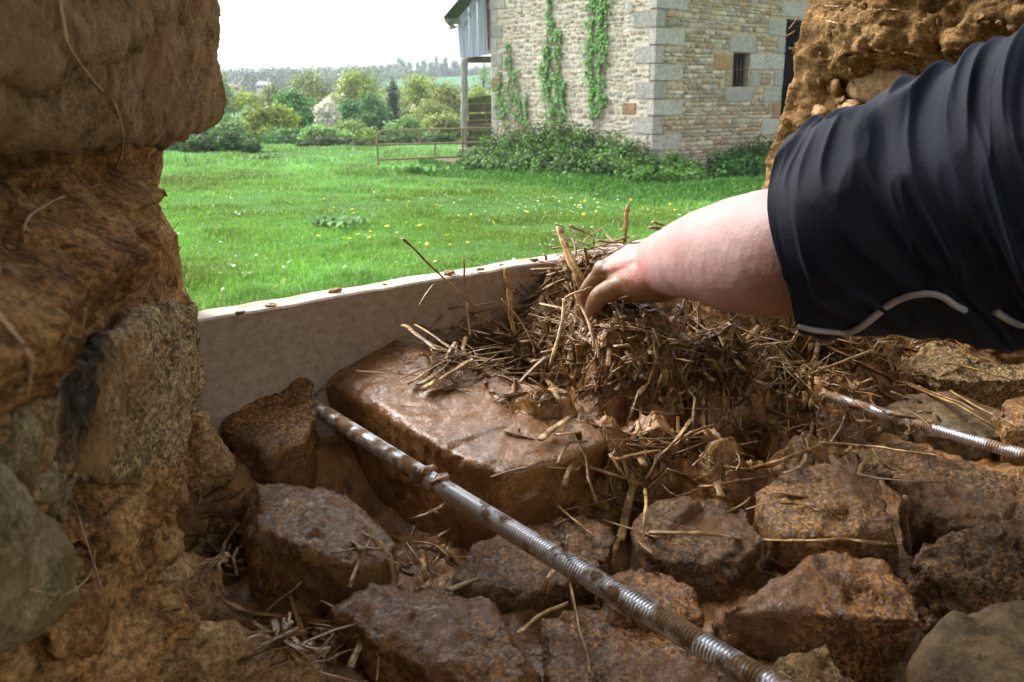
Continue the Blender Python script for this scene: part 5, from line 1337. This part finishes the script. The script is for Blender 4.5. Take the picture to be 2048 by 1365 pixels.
M_mort2 = simple_mat("earth_mortar", (0.30, 0.24, 0.16), (0.46, 0.38, 0.27), 5, 0.95, 0.02, detail=9)
def pt(d, nn2, s, z, off): q = C0 + d * s + nn2 * off; return np.array([q[0], q[1], z])
def wallbox(mb, d, nn2, s0, s1, z0, z1, o0=-0.5, o1=0.0):
    P = [pt(d, nn2, s, z, o) for s in (s0, s1) for z in (z0, z1) for o in (o0, o1)]
    mb.add(np.array(P), [(0, 1, 3, 2), (4, 6, 7, 5), (0, 4, 5, 1), (2, 3, 7, 6), (0, 2, 6, 4), (1, 5, 7, 3)])
WIN = rect(wr, 1549, 272, 1634, 446)
DOOR0 = wr(*c4(1805, 400))[0]; DOORT = wr(*c4(1850, 99))[1]; DOOR1 = DOOR0 + 1.5; RLEN = DOOR1 + 3.5
m = MB(); wallbox(m, dl, nl, 0.0, LEFT_LEN, BOT, TOP); m.mk("wall", M_mort, barn)
m = MB()
wallbox(m, dr, nr, 0.0, WIN[0], BOT, TOP, -.18); wallbox(m, dr, nr, WIN[0], WIN[2], BOT, WIN[1], -.18); wallbox(m, dr, nr, WIN[0], WIN[2], WIN[3], TOP, -.18)
wallbox(m, dr, nr, WIN[2], DOOR0, BOT, TOP, -.18); wallbox(m, dr, nr, DOOR0, DOOR1, DOORT, TOP); wallbox(m, dr, nr, DOOR1, RLEN, BOT, TOP)
m.mk("wall", M_mort2, barn)
m = MB()                                            # the two far walls
q0 = C0 + dr * RLEN; P = [q0, q0 + dl * LEFT_LEN, C0 + dl * LEFT_LEN]
m.prism([tuple(q0), tuple(q0 + dl * LEFT_LEN), tuple(q0 + dl * LEFT_LEN - dr * .4), tuple(q0 - dr * .4)], BOT, TOP)
m.prism([tuple(C0 + dl * LEFT_LEN + dr * .5), tuple(q0 + dl * LEFT_LEN - dr * .4), tuple(q0 + dl * (LEFT_LEN - .4) - dr * .4), tuple(C0 + dl * (LEFT_LEN - .4) + dr * .5)], BOT, TOP)
m.mk("back_wall", M_mort2, barn)
# gable roof, ridge along the right-hand direction
mid = LEFT_LEN / 2; V = []
for s in (-.4, RLEN + .4):
    for u, z in ((-.5, TOP - .1), (mid, TOP + 3.0), (LEFT_LEN + .5, TOP - .1)):
        for dz in (0, .15):
            q = C0 + dr * s + dl * u; V.append((q[0], q[1], z + dz + .02))
M_slate2 = simple_mat("roof_slate", (0.06, 0.06, 0.065), (0.11, 0.11, 0.12), 8, 0.7, 0.01)
mk("roof", V, [(0, 1, 3, 2), (2, 3, 5, 4), (6, 8, 9, 7), (8, 10, 11, 9), (0, 2, 8, 6), (2, 4, 10, 8), (1, 7, 9, 3), (3, 9, 11, 5), (0, 6, 7, 1), (4, 5, 11, 10)], M_slate2, barn, smooth=False)
m = MB(); m.mk  # gable triangles
for s in (0.02, RLEN - .4):
    a = [C0 + dr * s, C0 + dr * s + dl * LEFT_LEN, C0 + dr * s + dl * mid]; w_ = dr * .38
    V = [(p[0], p[1], z) for p, z in zip(a, (TOP + .002, TOP + .002, TOP + 2.85))] + [((p + w_)[0], (p + w_)[1], z) for p, z in zip(a, (TOP + .002, TOP + .002, TOP + 2.85))]
    mk("gable", V, [(0, 1, 2), (3, 5, 4), (0, 3, 4, 1), (1, 4, 5, 2), (2, 5, 3, 0)], M_mort, barn, smooth=False)

# dressed blocks --------------------------------------------------------------
GREYS = [(0.36, 0.35, 0.325), (0.41, 0.395, 0.36), (0.325, 0.315, 0.295), (0.44, 0.42, 0.38)]
BROWN = (0.26, 0.165, 0.09)
skipL, skipR = [], []
def block_mesh(P0, ds, dn, s0, z0, s1, z1, proud=0.028, back=-0.12, seed=0):
    """a slightly uneven block with worn edges"""
    g = np.random.default_rng(seed); bv = 0.012; j = lambda: g.uniform(-.008, .008)
    ring = lambda o, i: [(s0 + i + j(), z0 + i + j(), o), (s1 - i + j(), z0 + i + j(), o), (s1 - i + j(), z1 - i + j(), o), (s0 + i + j(), z1 - i + j(), o)]
    R = ring(back, 0) + ring(proud - bv, 0) + ring(proud, bv * 1.3)
    V = []
    for s, z, o in R:
        q = P0 + ds * s + dn * o; V.append((q[0], q[1], z))
    F = [(0, 1, 2, 3)] + [(a + i, a + (i + 1) % 4, a + 4 + (i + 1) % 4, a + 4 + i) for a in (0, 4) for i in range(4)] + [(8, 9, 10, 11)]
    return np.array(V), F
def block(name, fn, d, nn2, x0, y0, x1, y1, col, skip, seed, label=None, proud=0.028):
    r = rect(fn, x0, y0, x1, y1); skip.append(r)
    V, F = block_mesh(C0, d, nn2, r[0] + .008, r[1] + .008, r[2] - .008, r[3] - .008, proud, seed=seed)
    o = mk(name, V, F, M_q, barn, smooth=False); attr_color(o, np.tile(col, (len(F), 1)))
    if label: o["label"] = label
ci = 0
for k, (y0, y1, xl, xr, bl_) in enumerate([(-130, -45, 1045, 1205, 0), (-45, 46, 1125, 1315, 0), (50, 140, 1042, 1202, 0), (145, 230, 1120, 1302, 0), (235, 325, 1050, 1197, 0), (328, 413, 1130, 1292, 0), (420, 506, 1054, 1206, 0), (511, 592, 1115, 1290, 1), (598, 686, 1045, 1186, 0), (690, 770, 1120, 1280, 0), (774, 850, 1060, 1200, 0)]):
    cornerx = (1303 - 860) / .390625 + (1303 - 1024) * (310 - (y0 + y1) / 2 * .390625) / 8028 / .390625
    a = rect(wl, xl, y0, cornerx, y1); b = rect(wr, cornerx, y0, xr, y1)
    z0_, z1_ = (a[1] + b[1]) / 2 + .008, (a[3] + b[3]) / 2 - .008
    skipL.append((-0.1, z0_ - .01, a[2], z1_ + .01)); skipR.append((-0.1, z0_ - .01, b[2], z1_ + .01))
    pr = 0.026; la, lb = a[2] - .008, b[2] - .008
    poly = [C0 + nl * pr + nr * pr, C0 + dl * la + nl * pr, C0 + dl * la - nl * .1, C0 - nl * .1 - nr * .1, C0 + dr * lb - nr * .1, C0 + dr * lb + nr * pr]
    poly = [tuple(q + RNG.uniform(-.005, .005, 2)) for q in poly]
    m = MB(); m.prism(poly, z0_, z1_); o = m.mk("quoin", M_q, barn); attr_color(o, np.tile(GREYS[k % 4], (len(o.data.polygons), 1)))
    if bl_: o["label"] = "quoin stained brown with an orange lichen spot"
for k, (x0, y0, x1, y1, c) in enumerate([(303, -30, 385, 50, 0), (312, 55, 345, 125, 1), (314, 130, 372, 198, 2), (316, 202, 345, 266, 1), (314, 270, 372, 340, 0), (318, 345, 350, 396, 3), (318, 400, 360, 470, 9), (318, 475, 345, 536, 1), (318, 540, 402, 612, 2), (318, 616, 350, 690, 0)]):
    block("quoin", wl, dl, nl, x0, y0, x1, y1, (0.27, 0.16, 0.09) if c == 9 else GREYS[c], skipL, 40 + k)
block("stone_block", wl, dl, nl, 985, 526, 1056, 586, BROWN, skipL, 60, "single dark brown block near the corner")
block("door_lintel", wr, dr, nr, 1800, 18, 2060, 98, GREYS[1], skipR, 61)
for k, (x0, y0, x1, y1, c) in enumerate([(1728, 103, 1822, 185, 0), (1776, 188, 1818, 273, 2), (1718, 278, 1812, 358, 1), (1636, 278, 1715, 358, 3), (1758, 363, 1806, 443, 2), (1705, 447, 1797, 522, 0), (1752, 527, 1793, 608, 9), (1695, 612, 1787, 692, 1), (1740, 696, 1780, 770, 2)]):
    block("jamb_stone", wr, dr, nr, x0, y0, x1, y1, (0.30, 0.19, 0.11) if c == 9 else GREYS[c], skipR, 70 + k)
block("window_lintel", wr, dr, nr, 1535, 182, 1666, 270, GREYS[0], skipR, 81)
block("window_sill", wr, dr, nr, 1508, 449, 1650, 521, GREYS[2], skipR, 82)
block("jamb_stone", wr, dr, nr, 1452, 278, 1547, 358, (0.36, 0.22, 0.11), skipR, 83, "rusty brown block left of the barred window")
block("jamb_stone", wr, dr, nr, 1512, 363, 1547, 446, (0.33, 0.25, 0.17), skipR, 84)
block("jamb_stone", wr, dr, nr, 1637, 363, 1690, 445, GREYS[2], skipR, 85)
for k, (x0, y0, x1, y1) in enumerate([(1265, 135, 1300, 170), (1110, 10, 1180, 50)]): pass
skipR.append((WIN[0] - .01, WIN[1] - .01, WIN[2] + .01, WIN[3] + .01)); skipR.append((DOOR0 - .01, BOT, DOOR1 + .01, DOORT))
# window bars
win = MB()
for k in range(4):
    s = WIN[0] + (WIN[2] - WIN[0]) * (k + .7) / 4.4
    win.tube([pt(dr, nr, s, WIN[1], -.07), pt(dr, nr, s, WIN[3], -.07)], .012, 6)
zc = WIN[1] + (WIN[3] - WIN[1]) * .5
win.tube([pt(dr, nr, WIN[0], zc, -.055), pt(dr, nr, WIN[2], zc, -.055)], .013, 6)
M_iron = simple_mat("rusty_iron", (0.05, 0.035, 0.03), (0.12, 0.07, 0.05), 30, 0.8, 0.001)
win.mk("window_bars", M_iron, barn)
m = MB(); wallbox(m, dr, nr, 0.6, RLEN - .5, BOT, TOP + .2, -2.3, -2.2); m.mk('added_dark_screen', M_dark2, barn)  # added screen, darkens what shows through the window
m = MB(); wallbox(m, dr, nr, 0.6, RLEN - .5, 1.9, 1.95, -2.2, -.5); m.mk('added_dark_deck', M_dark2, barn)  # added deck, keeps the barn's inside dark
# planks of a half door inside the doorway
m = MB(); wallbox(m, dr, nr, DOOR0 + .02, DOOR1 - .02, BOT + .3, BOT + 1.5, -.42, -.38); m.mk("half_door", M_timber, barn)

# rubble facing --------------------------------------------------------------
def facing(name, fn, d, nn2, s_end, skip, hr, wr_, cols, relief, mat, seed, gap, jit, zmax=TOP):
    g = np.random.default_rng(seed); V, F, Cc = [], [], []
    z = BOT; off = 0
    oct_ = [(-1, -.55), (-.6, -1), (.6, -1), (1, -.55), (1, .55), (.6, 1), (-.6, 1), (-1, .55)]
    while z < zmax:
        h = g.uniform(*hr); s = 0.02
        while s < s_end - .05:
            w = min(g.uniform(*wr_) * (1 + (h - .1) * 2), s_end - s)
            cs, cz = s + w / 2, z + h / 2 + g.uniform(-jit, jit)
            s += w
            a, b = w / 2 - gap, h / 2 - gap
            if a < .02: continue
            # trim against the dressed blocks
            bad = False
            for (x0, y0, x1, y1) in skip:
                if cs + a > x0 and cs - a < x1 and cz + b > y0 and cz - b < y1:
                    ov = min(cs + a, x1) - max(cs - a, x0)
                    if ov < a * 1.1 and a > .04:
                        if cs < (x0 + x1) / 2: e1 = x0 - .006; s_0 = cs - a; 
                        else: e1 = cs + a; s_0 = x1 + .006
                        if cs < (x0 + x1) / 2: cs, a = (s_0 + e1) / 2, (e1 - s_0) / 2
                        else: cs, a = (s_0 + e1) / 2, (e1 - s_0) / 2
                        if a < .025: bad = True; break
                    else: bad = True; break
            if bad: continue
            tilt = g.normal() * .05; rl = relief * g.uniform(.3, 1.2)
            o8 = np.array(oct_) * (1 + g.uniform(-.12, .10, (8, 2)))
            for ring, (k_, dep) in enumerate([(1.0, -.01), (.96, rl * .7), (.72, rl)]):
                for (u, v) in o8:
                    uu, vv = u * a * k_, v * b * k_ + u * a * tilt
                    dd = dep + (g.uniform(-.004, .004) if ring else 0)
                    q = C0 + d * (cs + uu) + nn2 * dd; V.append((q[0], q[1], cz + vv))
            for r0_ in (0, 8):
                for i in range(8): F.append((off + r0_ + i, off + r0_ + (i + 1) % 8, off + r0_ + 8 + (i + 1) % 8, off + r0_ + 8 + i))
            for i in range(0, 8, 2): pass
            F.append((off + 16, off + 17, off + 18, off + 19)); F.append((off + 16, off + 19, off + 20, off + 23)); F.append((off + 20, off + 21, off + 22, off + 23))
            col = np.array(cols[g.integers(len(cols))]) * g.uniform(.7, 1.25)
            Cc += [col] * 19; off += 24
        z += h
    o = mk(name, np.array(V), np.array(F), mat, barn, smooth=False); attr_color(o, np.array(Cc))
ST_L = [(0.37, 0.32, 0.245), (0.45, 0.395, 0.315), (0.36, 0.335, 0.28), (0.52, 0.48, 0.41), (0.31, 0.25, 0.18), (0.42, 0.405, 0.37)]
ST_R = [(0.38, 0.32, 0.22), (0.46, 0.39, 0.275), (0.33, 0.26, 0.17), (0.52, 0.46, 0.36), (0.38, 0.355, 0.285), (0.40, 0.275, 0.165), (0.30, 0.285, 0.24)]
facing("rubble_facing", wl, dl, nl, LEFT_LEN, skipL, (.07, .15), (.08, .30), ST_L, .013, M_st, 5, .016, .030)
facing("rubble_facing", wr, dr, nr, RLEN, skipR, (.075, .15), (.12, .36), ST_R, .034, M_str, 6, .007, .006)
# white lime streaks and orange lichen patches lying on the facing
# cable bracket
m = MB(); p = pt(dl, nl, *wl(1262, 12), .10); m.box(p, (.10, .06, .16)); m.tube([p, p + (0, 0, -.3), p + (-.05, 0, -.7)], .008, 5); m.mk("cable_bracket", simple_mat("pale_plastic", (.5, .6, .62), (.62, .68, .7), 5, .5, 0), barn)

# ivy ------------------------------------------------------------------------
def ivy(label, strands, n, seed, cols):
    g = np.random.default_rng(seed); P, mst = [], MB()
    for (path, w0, w1, wt) in strands:
        path = np.array(path, float); tot = len(path)
        k = int(n * wt)
        t = g.random(k); ys = path[0, 1] + (path[-1, 1] - path[0, 1]) * t
        xs = np.interp(ys, path[:, 1], path[:, 0]) if path[-1, 1] > path[0, 1] else np.interp(ys, path[::-1, 1], path[::-1, 0])
        w = (w0 + (w1 - w0) * t) * .85; wob = vnoise(np.stack([ys * .06, ys * 0, ys * 0], -1), seed) * w * .5
        sub = g.choice([-.9, -.3, .35, .95], k) * w * .6
        xs = xs + wob + sub + g.normal(size=k) * w * .16
        keep = vnoise(np.stack([xs * .30, ys * .10, 0 * ys], -1), seed + 2) > -.12 
        for a, b in zip(xs[keep], ys[keep]):
            s, z = wl(a, b)
            if s < 0.02 or s > LEFT_LEN - .02: continue
            P.append(pt(dl, nl, s, z, g.uniform(.03, .12)))
        for off in (-.5, 0, .45):
            tt_ = np.linspace(0.05, 1, 14); yy = path[0, 1] + (path[-1, 1] + 25 - path[0, 1]) * tt_
            xx = np.interp(yy, path[:, 1], path[:, 0]) + off * (w0 + (w1 - w0) * tt_) * .5 + g.normal(size=14) * .8
            mst.tube([pt(dl, nl, *wl(a, b), .045) for a, b in zip(xx, yy)], .012, 5)
    P = np.array(P); V, F = quads(P, .072 * g.uniform(.6, 1.3, len(P)), .2, 1.1, seed, np.tile((nl[0], nl[1], .25), (len(P), 1)), .7)
    r = empty("ivy", (P[:, 0].mean(), P[:, 1].mean(), P[:, 2].min()), label, "ivy")
    o = mk("leaves", V, F, M_leaf, r, smooth=False); attr_color(o, tints(len(F), cols, seed, .25))
    mst.mk("stem", simple_mat("ivy_stem", (.22, .18, .13), (.32, .27, .2), 20, .9, 0), r)
IV = [(0.08, 0.24, 0.03), (0.13, 0.34, 0.045), (0.05, 0.15, 0.03), (0.20, 0.42, 0.10)]
ivy("leftmost, smallest ivy, in thin wisps on the barn wall near its left end", [([(1020, 88), (1021, 160), (1026, 225)], 5, 22, .30), ([(1034, 140), (1038, 240)], 8, 14, .2), ([(1001, 145), (1003, 200), (1012, 250)], 3, 22, .25), ([(1055, 182), (1054, 250)], 3, 8, .12), ([(1043, 205), (1045, 255)], 3, 6, .06)], 1500, 21, IV)
ivy("middle ivy climbing the barn wall, narrow at the top", [([(1101, -60), (1100, 60), (1098, 120)], 6, 14, .22), ([(1116, 60), (1118, 120), (1116, 250)], 8, 20, .3), ([(1097, 90), (1094, 160), (1102, 250)], 10, 24, .42), ([(1130, 165), (1128, 210)], 4, 6, .05)], 3000, 22, IV)
ivy("tallest, widest ivy on the barn wall nearest its corner", [([(1185, -60), (1184, 60), (1180, 140), (1186, 215)], 14, 12, .34), ([(1213, -60), (1212, 60), (1208, 140), (1206, 215)], 16, 12, .34), ([(1199, -60), (1198, 60), (1195, 150), (1194, 240)], 16, 16, .32)], 4300, 23, IV)

# brambles against the barn foot ----------------------------------------------
bush("bramble_thicket", "big bramble thicket heaped against the foot of the barn's left wall", "thicket",
     px_blobs([(950, 298, 30, 27.6, 1), (985, 276, 38, 27.6, 1), (1030, 262, 40, 27.0, 1), (1080, 255, 40, 26.3, 1), (1125, 248, 42, 25.6, 1), (1170, 258, 40, 25.0, 1), (1215, 268, 36, 24.4, 1), (1260, 282, 34, 23.6, 1), (1290, 300, 22, 23.1, 1),
               (965, 312, 34, 26.6, 1), (1010, 302, 40, 25.9, 1), (1060, 300, 42, 25.0, 1), (1110, 298, 42, 24.3, 1), (1160, 302, 42, 23.6, 1), (1210, 306, 42, 23.0, 1), (1260, 316, 40, 22.5, 1)]),
     48000, .085, [(0.06, 0.17, 0.03), (0.09, 0.23, 0.04), (0.15, 0.29, 0.06), (0.17, 0.24, 0.075), (0.04, 0.11, 0.025)], 741, shell=.55, sprays=60)
bush("bramble_thicket", "lower bramble and weeds in front of the barn's corner", "thicket",
     px_blobs([(1310, 322, 28, 22.5, 1), (1345, 312, 28, 22.8, 1), (1380, 322, 26, 23.1, 1), (1340, 338, 34, 22.0, 1), (1290, 336, 30, 21.8, 1), (1390, 342, 28, 22.3, 1)]), 13000, .08, [(0.07, 0.19, 0.03), (0.10, 0.24, 0.04), (0.14, 0.27, 0.06)], 742, shell=.55, sprays=20)
bush("laurel_bush", "dense dark green bush under the barn's window, half behind the clay edge", "bush",
     px_blobs([(1440, 306, 26, 24.0, 1), (1475, 290, 32, 24.4, 1), (1520, 280, 34, 25.0, 1), (1560, 276, 30, 25.6, 1), (1500, 312, 40, 23.6, 1), (1550, 310, 36, 24.2, 1), (1450, 325, 26, 23.2, 1)]), 16000, .08, [(0.03, 0.12, 0.02), (0.05, 0.16, 0.028), (0.08, 0.20, 0.04)], 743, shell=.55)
# tall grass fringe at the foot of the brambles
def fringe():
    g = np.random.default_rng(5); n = 30000
    px = g.uniform(840, 1560, n); t = g.random(n)
    t = t ** 1.5; Yb = np.interp(px, [840, 950, 1050, 1150, 1250, 1330, 1400, 1560], [29, 27.2, 24.9, 23.4, 22.0, 21.2, 21.8, 22.8]) - t * 2.6
    x = (px - 1024) / FPX * Yb * .985; z = ground_z(x, Yb)
    h = .34 * g.uniform(.4, 1.2, n) * (1 - .75 * t); th = g.uniform(0, 6.28, n); ln_ = g.uniform(.2, .9, n)
    d = np.stack([np.cos(th), np.sin(th), 0 * th], -1); s = np.stack([-np.sin(th), np.cos(th), 0 * th], -1) * .012
    B = np.stack([x, Yb, z], -1); Mp = B + d * (h * ln_ * .35)[:, None] + np.array([0, 0, 1]) * (h * .7)[:, None]; Tt = B + d * (h * ln_)[:, None] + np.array([0, 0, 1]) * (h * (1 - .35 * ln_))[:, None]
    V = np.stack([B - s, B + s, Mp + s * .8, Mp - s * .8, Tt + s * .1, Tt - s * .1], 1).reshape(-1, 3)
    i = np.arange(n)[:, None] * 6; F = np.concatenate([i + np.array([[0, 1, 2, 3]]), i + np.array([[3, 2, 4, 5]])], 1).reshape(-1, 4)
    o = tag(mk("long_grass", V, F, M_grass, smooth=False), "longer darker grass growing along the foot of the brambles and the barn", "grass", kind="stuff")
    attr_color(o, np.repeat(tints(n, [(0.08, 0.22, 0.035), (0.11, 0.28, 0.05), (0.06, 0.17, 0.03)], 6), 2, 0))
fringe()
# bare soil by the post
c = gpt(905, 326); V = []; ng = 26
for i in range(ng):
    for j in range(14):
        u, v = (i / (ng - 1) - .5) * 1.9, (j / 13 - .5) * 1.3
        e_ = max(0, 1 - (u / .95) ** 2 - (v / .65) ** 2)
        V.append((c[0] + u, c[1] + v, c[2] - .02 + .14 * e_ ** .5))
V = np.array(V); V[:, 2] += fbm(V, 4, 4, 8) * .05
tag(mk("soil_patch", V, grid_faces(ng, 14), simple_mat("bare_soil", (0.10, 0.07, 0.045), (0.19, 0.14, 0.10), 8, .95, .02)), "bare trodden soil beside the post of the lean-to", "soil", kind="structure")

# lean-to shed ----------------------------------------------------------------
SY = 29.2
sp = lambda px, py, off=0.0: atY(px, py, SY + off)
shed = empty("lean_to_shed", (sp(935, 325)[0], SY, -2.1), "open lean-to with grey blue cladding and a weathered post, left of the barn", "shed")
M_clad = simple_mat("weathered_cladding", (0.40, 0.44, 0.55), (0.50, 0.54, 0.65), 3, .7, .004, (9, 9, .6))
M_post = simple_mat("silvered_post", (0.20, 0.185, 0.165), (0.40, 0.375, 0.34), 7, .9, .012, (6, 6, .7))
M_brd = simple_mat("old_fence_board", (0.05, 0.042, 0.032), (0.13, 0.11, 0.085), 6, .9, .01, (1, 1, 6))
M_moss = simple_mat("mossy_board", (0.05, 0.055, 0.025), (0.12, 0.15, 0.06), 9, .95, .01)
def slab(name, quad, off, th, mat, parent, seg=8):
    Vv = []; 
    for t in (off, off + th):
        for (a, b) in quad: Vv.append(sp(a, b, t) if t == off else sp(a, b, off) + np.array([0, th, 0]))
    return mk(name, Vv, [(0, 1, 2, 3), (7, 6, 5, 4), (0, 4, 5, 1), (1, 5, 6, 2), (2, 6, 7, 3), (3, 7, 4, 0)], mat, parent, smooth=False)
def corrug(name, x0t, x1t, x0b, x1b, yt0, yt1, yb0, yb1, mat, k, off):
    nC = 24; Vv = []
    for i in range(nC + 1):
        t = i / nC; dd = .012 * math.sin(t * k * 6.28)
        a = sp(x0t + (x1t - x0t) * t, yt0 + (yt1 - yt0) * t, 0) + np.array([0, off + dd, 0]); b = sp(x0b + (x1b - x0b) * t, yb0 + (yb1 - yb0) * t, 0) + np.array([0, off + dd, 0]); b[2] += .012 * math.sin(i * 2.1)
        Vv += [a, b, a + (0, .02, 0), b + (0, .02, 0)]
    F = []
    for i in range(nC):
        q = i * 4; F += [(q, q + 1, q + 5, q + 4), (q + 2, q + 6, q + 7, q + 3), (q, q + 4, q + 6, q + 2), (q + 1, q + 3, q + 7, q + 5)]
    F += [(0, 2, 3, 1), (nC * 4, nC * 4 + 1, nC * 4 + 3, nC * 4 + 2)]
    return mk(name, Vv, F, mat, shed, smooth=False)
corrug("cladding_panel", 914, 936, 921, 939, 40, 14, 117, 116, M_clad, 2, 0.0)
corrug("cladding_panel", 937, 953, 939.5, 956, 13, -12, 116, 113, M_clad, 2, -.03)
corrug("cladding_panel", 954, 984, 956.5, 984, -12, -55, 113, 108, M_clad, 4, .0)
slab("rusty_strip", [(970, -60), (976.5, -60), (979.5, 100), (975.5, 100)], -.08, .02, simple_mat("red_rust", (0.17, 0.05, 0.035), (0.25, 0.08, 0.05), 8, .9, 0), shed)
slab("brace", [(955, -4), (959, -4), (925, 53), (921, 50)], -.10, .04, M_clad, shed)
M_green = simple_mat("green_black_roof", (0.02, 0.035, 0.022), (0.05, 0.075, 0.045), 5, .8, .01)
Vv = []
for off in (-.45, 2.6):
    for (a, b) in ((891, 42), (955, -32), (1000, -84), (1001, -92), (955, -41), (889, 37)): Vv.append(sp(a, b) + np.array([0, off, 0]))
mk("roof", Vv, [(0, 1, 4, 5), (1, 2, 3, 4), (6, 11, 10, 7), (7, 10, 9, 8)] + [(i, 6 + i, 6 + (i + 1) % 6, (i + 1) % 6) for i in range(6)], M_green, shed, smooth=False)
m = MB(); m.tube([sp(896, 43) + (0, -.4, 0), sp(896, 43) + (0, 2.4, 0)], .07, 8); m.mk("gutter", M_post, shed)
m = MB(); m.box(sp(908, 43, .05), (.42, .10, .16)); m.mk("rafter_end", M_post, shed)
m = MB(); m.tube([sp(898, 58), sp(914, 54)], .03, 6); m.mk("peg", M_post, shed)
pp = [sp(929, 116), sp(928.5, 170), sp(928, 230), sp(929, 275), sp(930, 330)]
P = spline(pp, 24); rr_ = .105 * (1 + .08 * np.sin(np.arange(24) * 1.3)) ; rr_[16:20] *= .88
V, F = tube(P, rr_, 12, .9, up=(0, 1, 0)); V = V + (fbm(V * [1, 1, .3], 9, 3, 4) * .02)[:, None] * np.array([1, 1, 0]); mk("post", V, F, M_post, shed)
m = MB(); m.box((sp(937, 121) + sp(984, 118)) / 2 + np.array([0, .1, 0]), (1.15, .16, .18)); m.mk("beam", M_brd, shed)
for k, (y0, y1, x0, mm) in enumerate([(198, 208, 936.5, M_moss), (209, 226, 937, M_brd), (228.5, 241, 937, M_brd), (242, 250, 935, M_brd), (251.5, 260, 936, M_brd), (262, 270, 937, M_brd), (277, 284, 934, M_brd), (286, 296, 933, M_brd)]):
    y0b = y0 - (8 if k == 0 else 2)
    slab("board", [(x0, y0), (986, y0b), (986, y1 - 2), (x0, y1)], .12 + .012 * (k % 3), .035, mm, shed)
slab("ledge_stone", [(918, 298), (974, 296), (974, 306), (918, 311)], -.25, .5, M_mort, shed)
slab("foot_board", [(926, 311), (946, 310), (944, 328), (927, 330)], -.12, .2, M_brd, shed)
m = MB(); m.tube(spline([sp(966, 206, .05), sp(969, 226, .02), sp(973, 240, 0), sp(972, 252, .02)], 12), .007, 5); tag(m.mk("twine", M_root), "pale twine dangling over the dark boards of the lean-to", "twine")
# field gate ------------------------------------------------------------------
GY0, GY1 = 28.4, 28.0
gp = lambda px, py: atY(px, py, GY0 + (GY1 - GY0) * (px - 755) / 225)
gate = empty("field_gate", gp(757, 336), "rusty tubular metal field gate standing half open beside the lean-to", "gate")
M_gate = simple_mat("rusty_gate_tube", (0.13, 0.095, 0.055), (0.25, 0.19, 0.12), 14, .75, .002)
m = MB(); m.tube(spline([gp(757, 336), gp(755.5, 310), gp(754, 285), gp(756, 270), gp(762, 263.5), gp(772, 261.5), gp(800, 261), gp(870, 259), gp(986, 256)], 50), .028, 8); m.mk("frame", M_gate, gate)
for a, b in (((755, 290), (976, 285)), ((757, 320), (978, 311))):
    m = MB(); m.tube([gp(*a), gp((a[0] + b[0]) / 2, (a[1] + b[1]) / 2), gp(*b)], .031, 8); m.mk("rail", M_gate, gate)
for a, b in (((840, 260), (841, 289)), ((870, 288), (870, 315)), ((925, 258), (926, 288)), ((925, 288), (927, 334)), ((842, 318), (842, 330)), ((770, 291), (770, 318))):
    m = MB(); m.tube([gp(*a), gp(*b)], .030 if a[0] != 770 else .006, 7); m.mk("upright", M_gate, gate)

# ================================================================== AIR
M_haze = bpy.data.materials.new("haze_air"); M_haze.use_nodes = True
nt = M_haze.node_tree; nt.nodes.clear(); oo = nt.nodes.new("ShaderNodeOutputMaterial"); pv = nt.nodes.new("ShaderNodeVolumePrincipled")
pv.inputs["Color"].default_value = (0.80, 0.89, 1.0, 1); pv.inputs["Density"].default_value = HAZE; pv.inputs["Anisotropy"].default_value = 0.2
nt.links.new(pv.outputs[0], oo.inputs["Volume"])
m = MB(); zb, zt = -60.0, 45.0
m.box((0, 0, (zb + zt) / 2), (5400, 5400, zt - zb))
if HAZE > 0: tag(m.mk("haze", M_haze), kind="stuff")
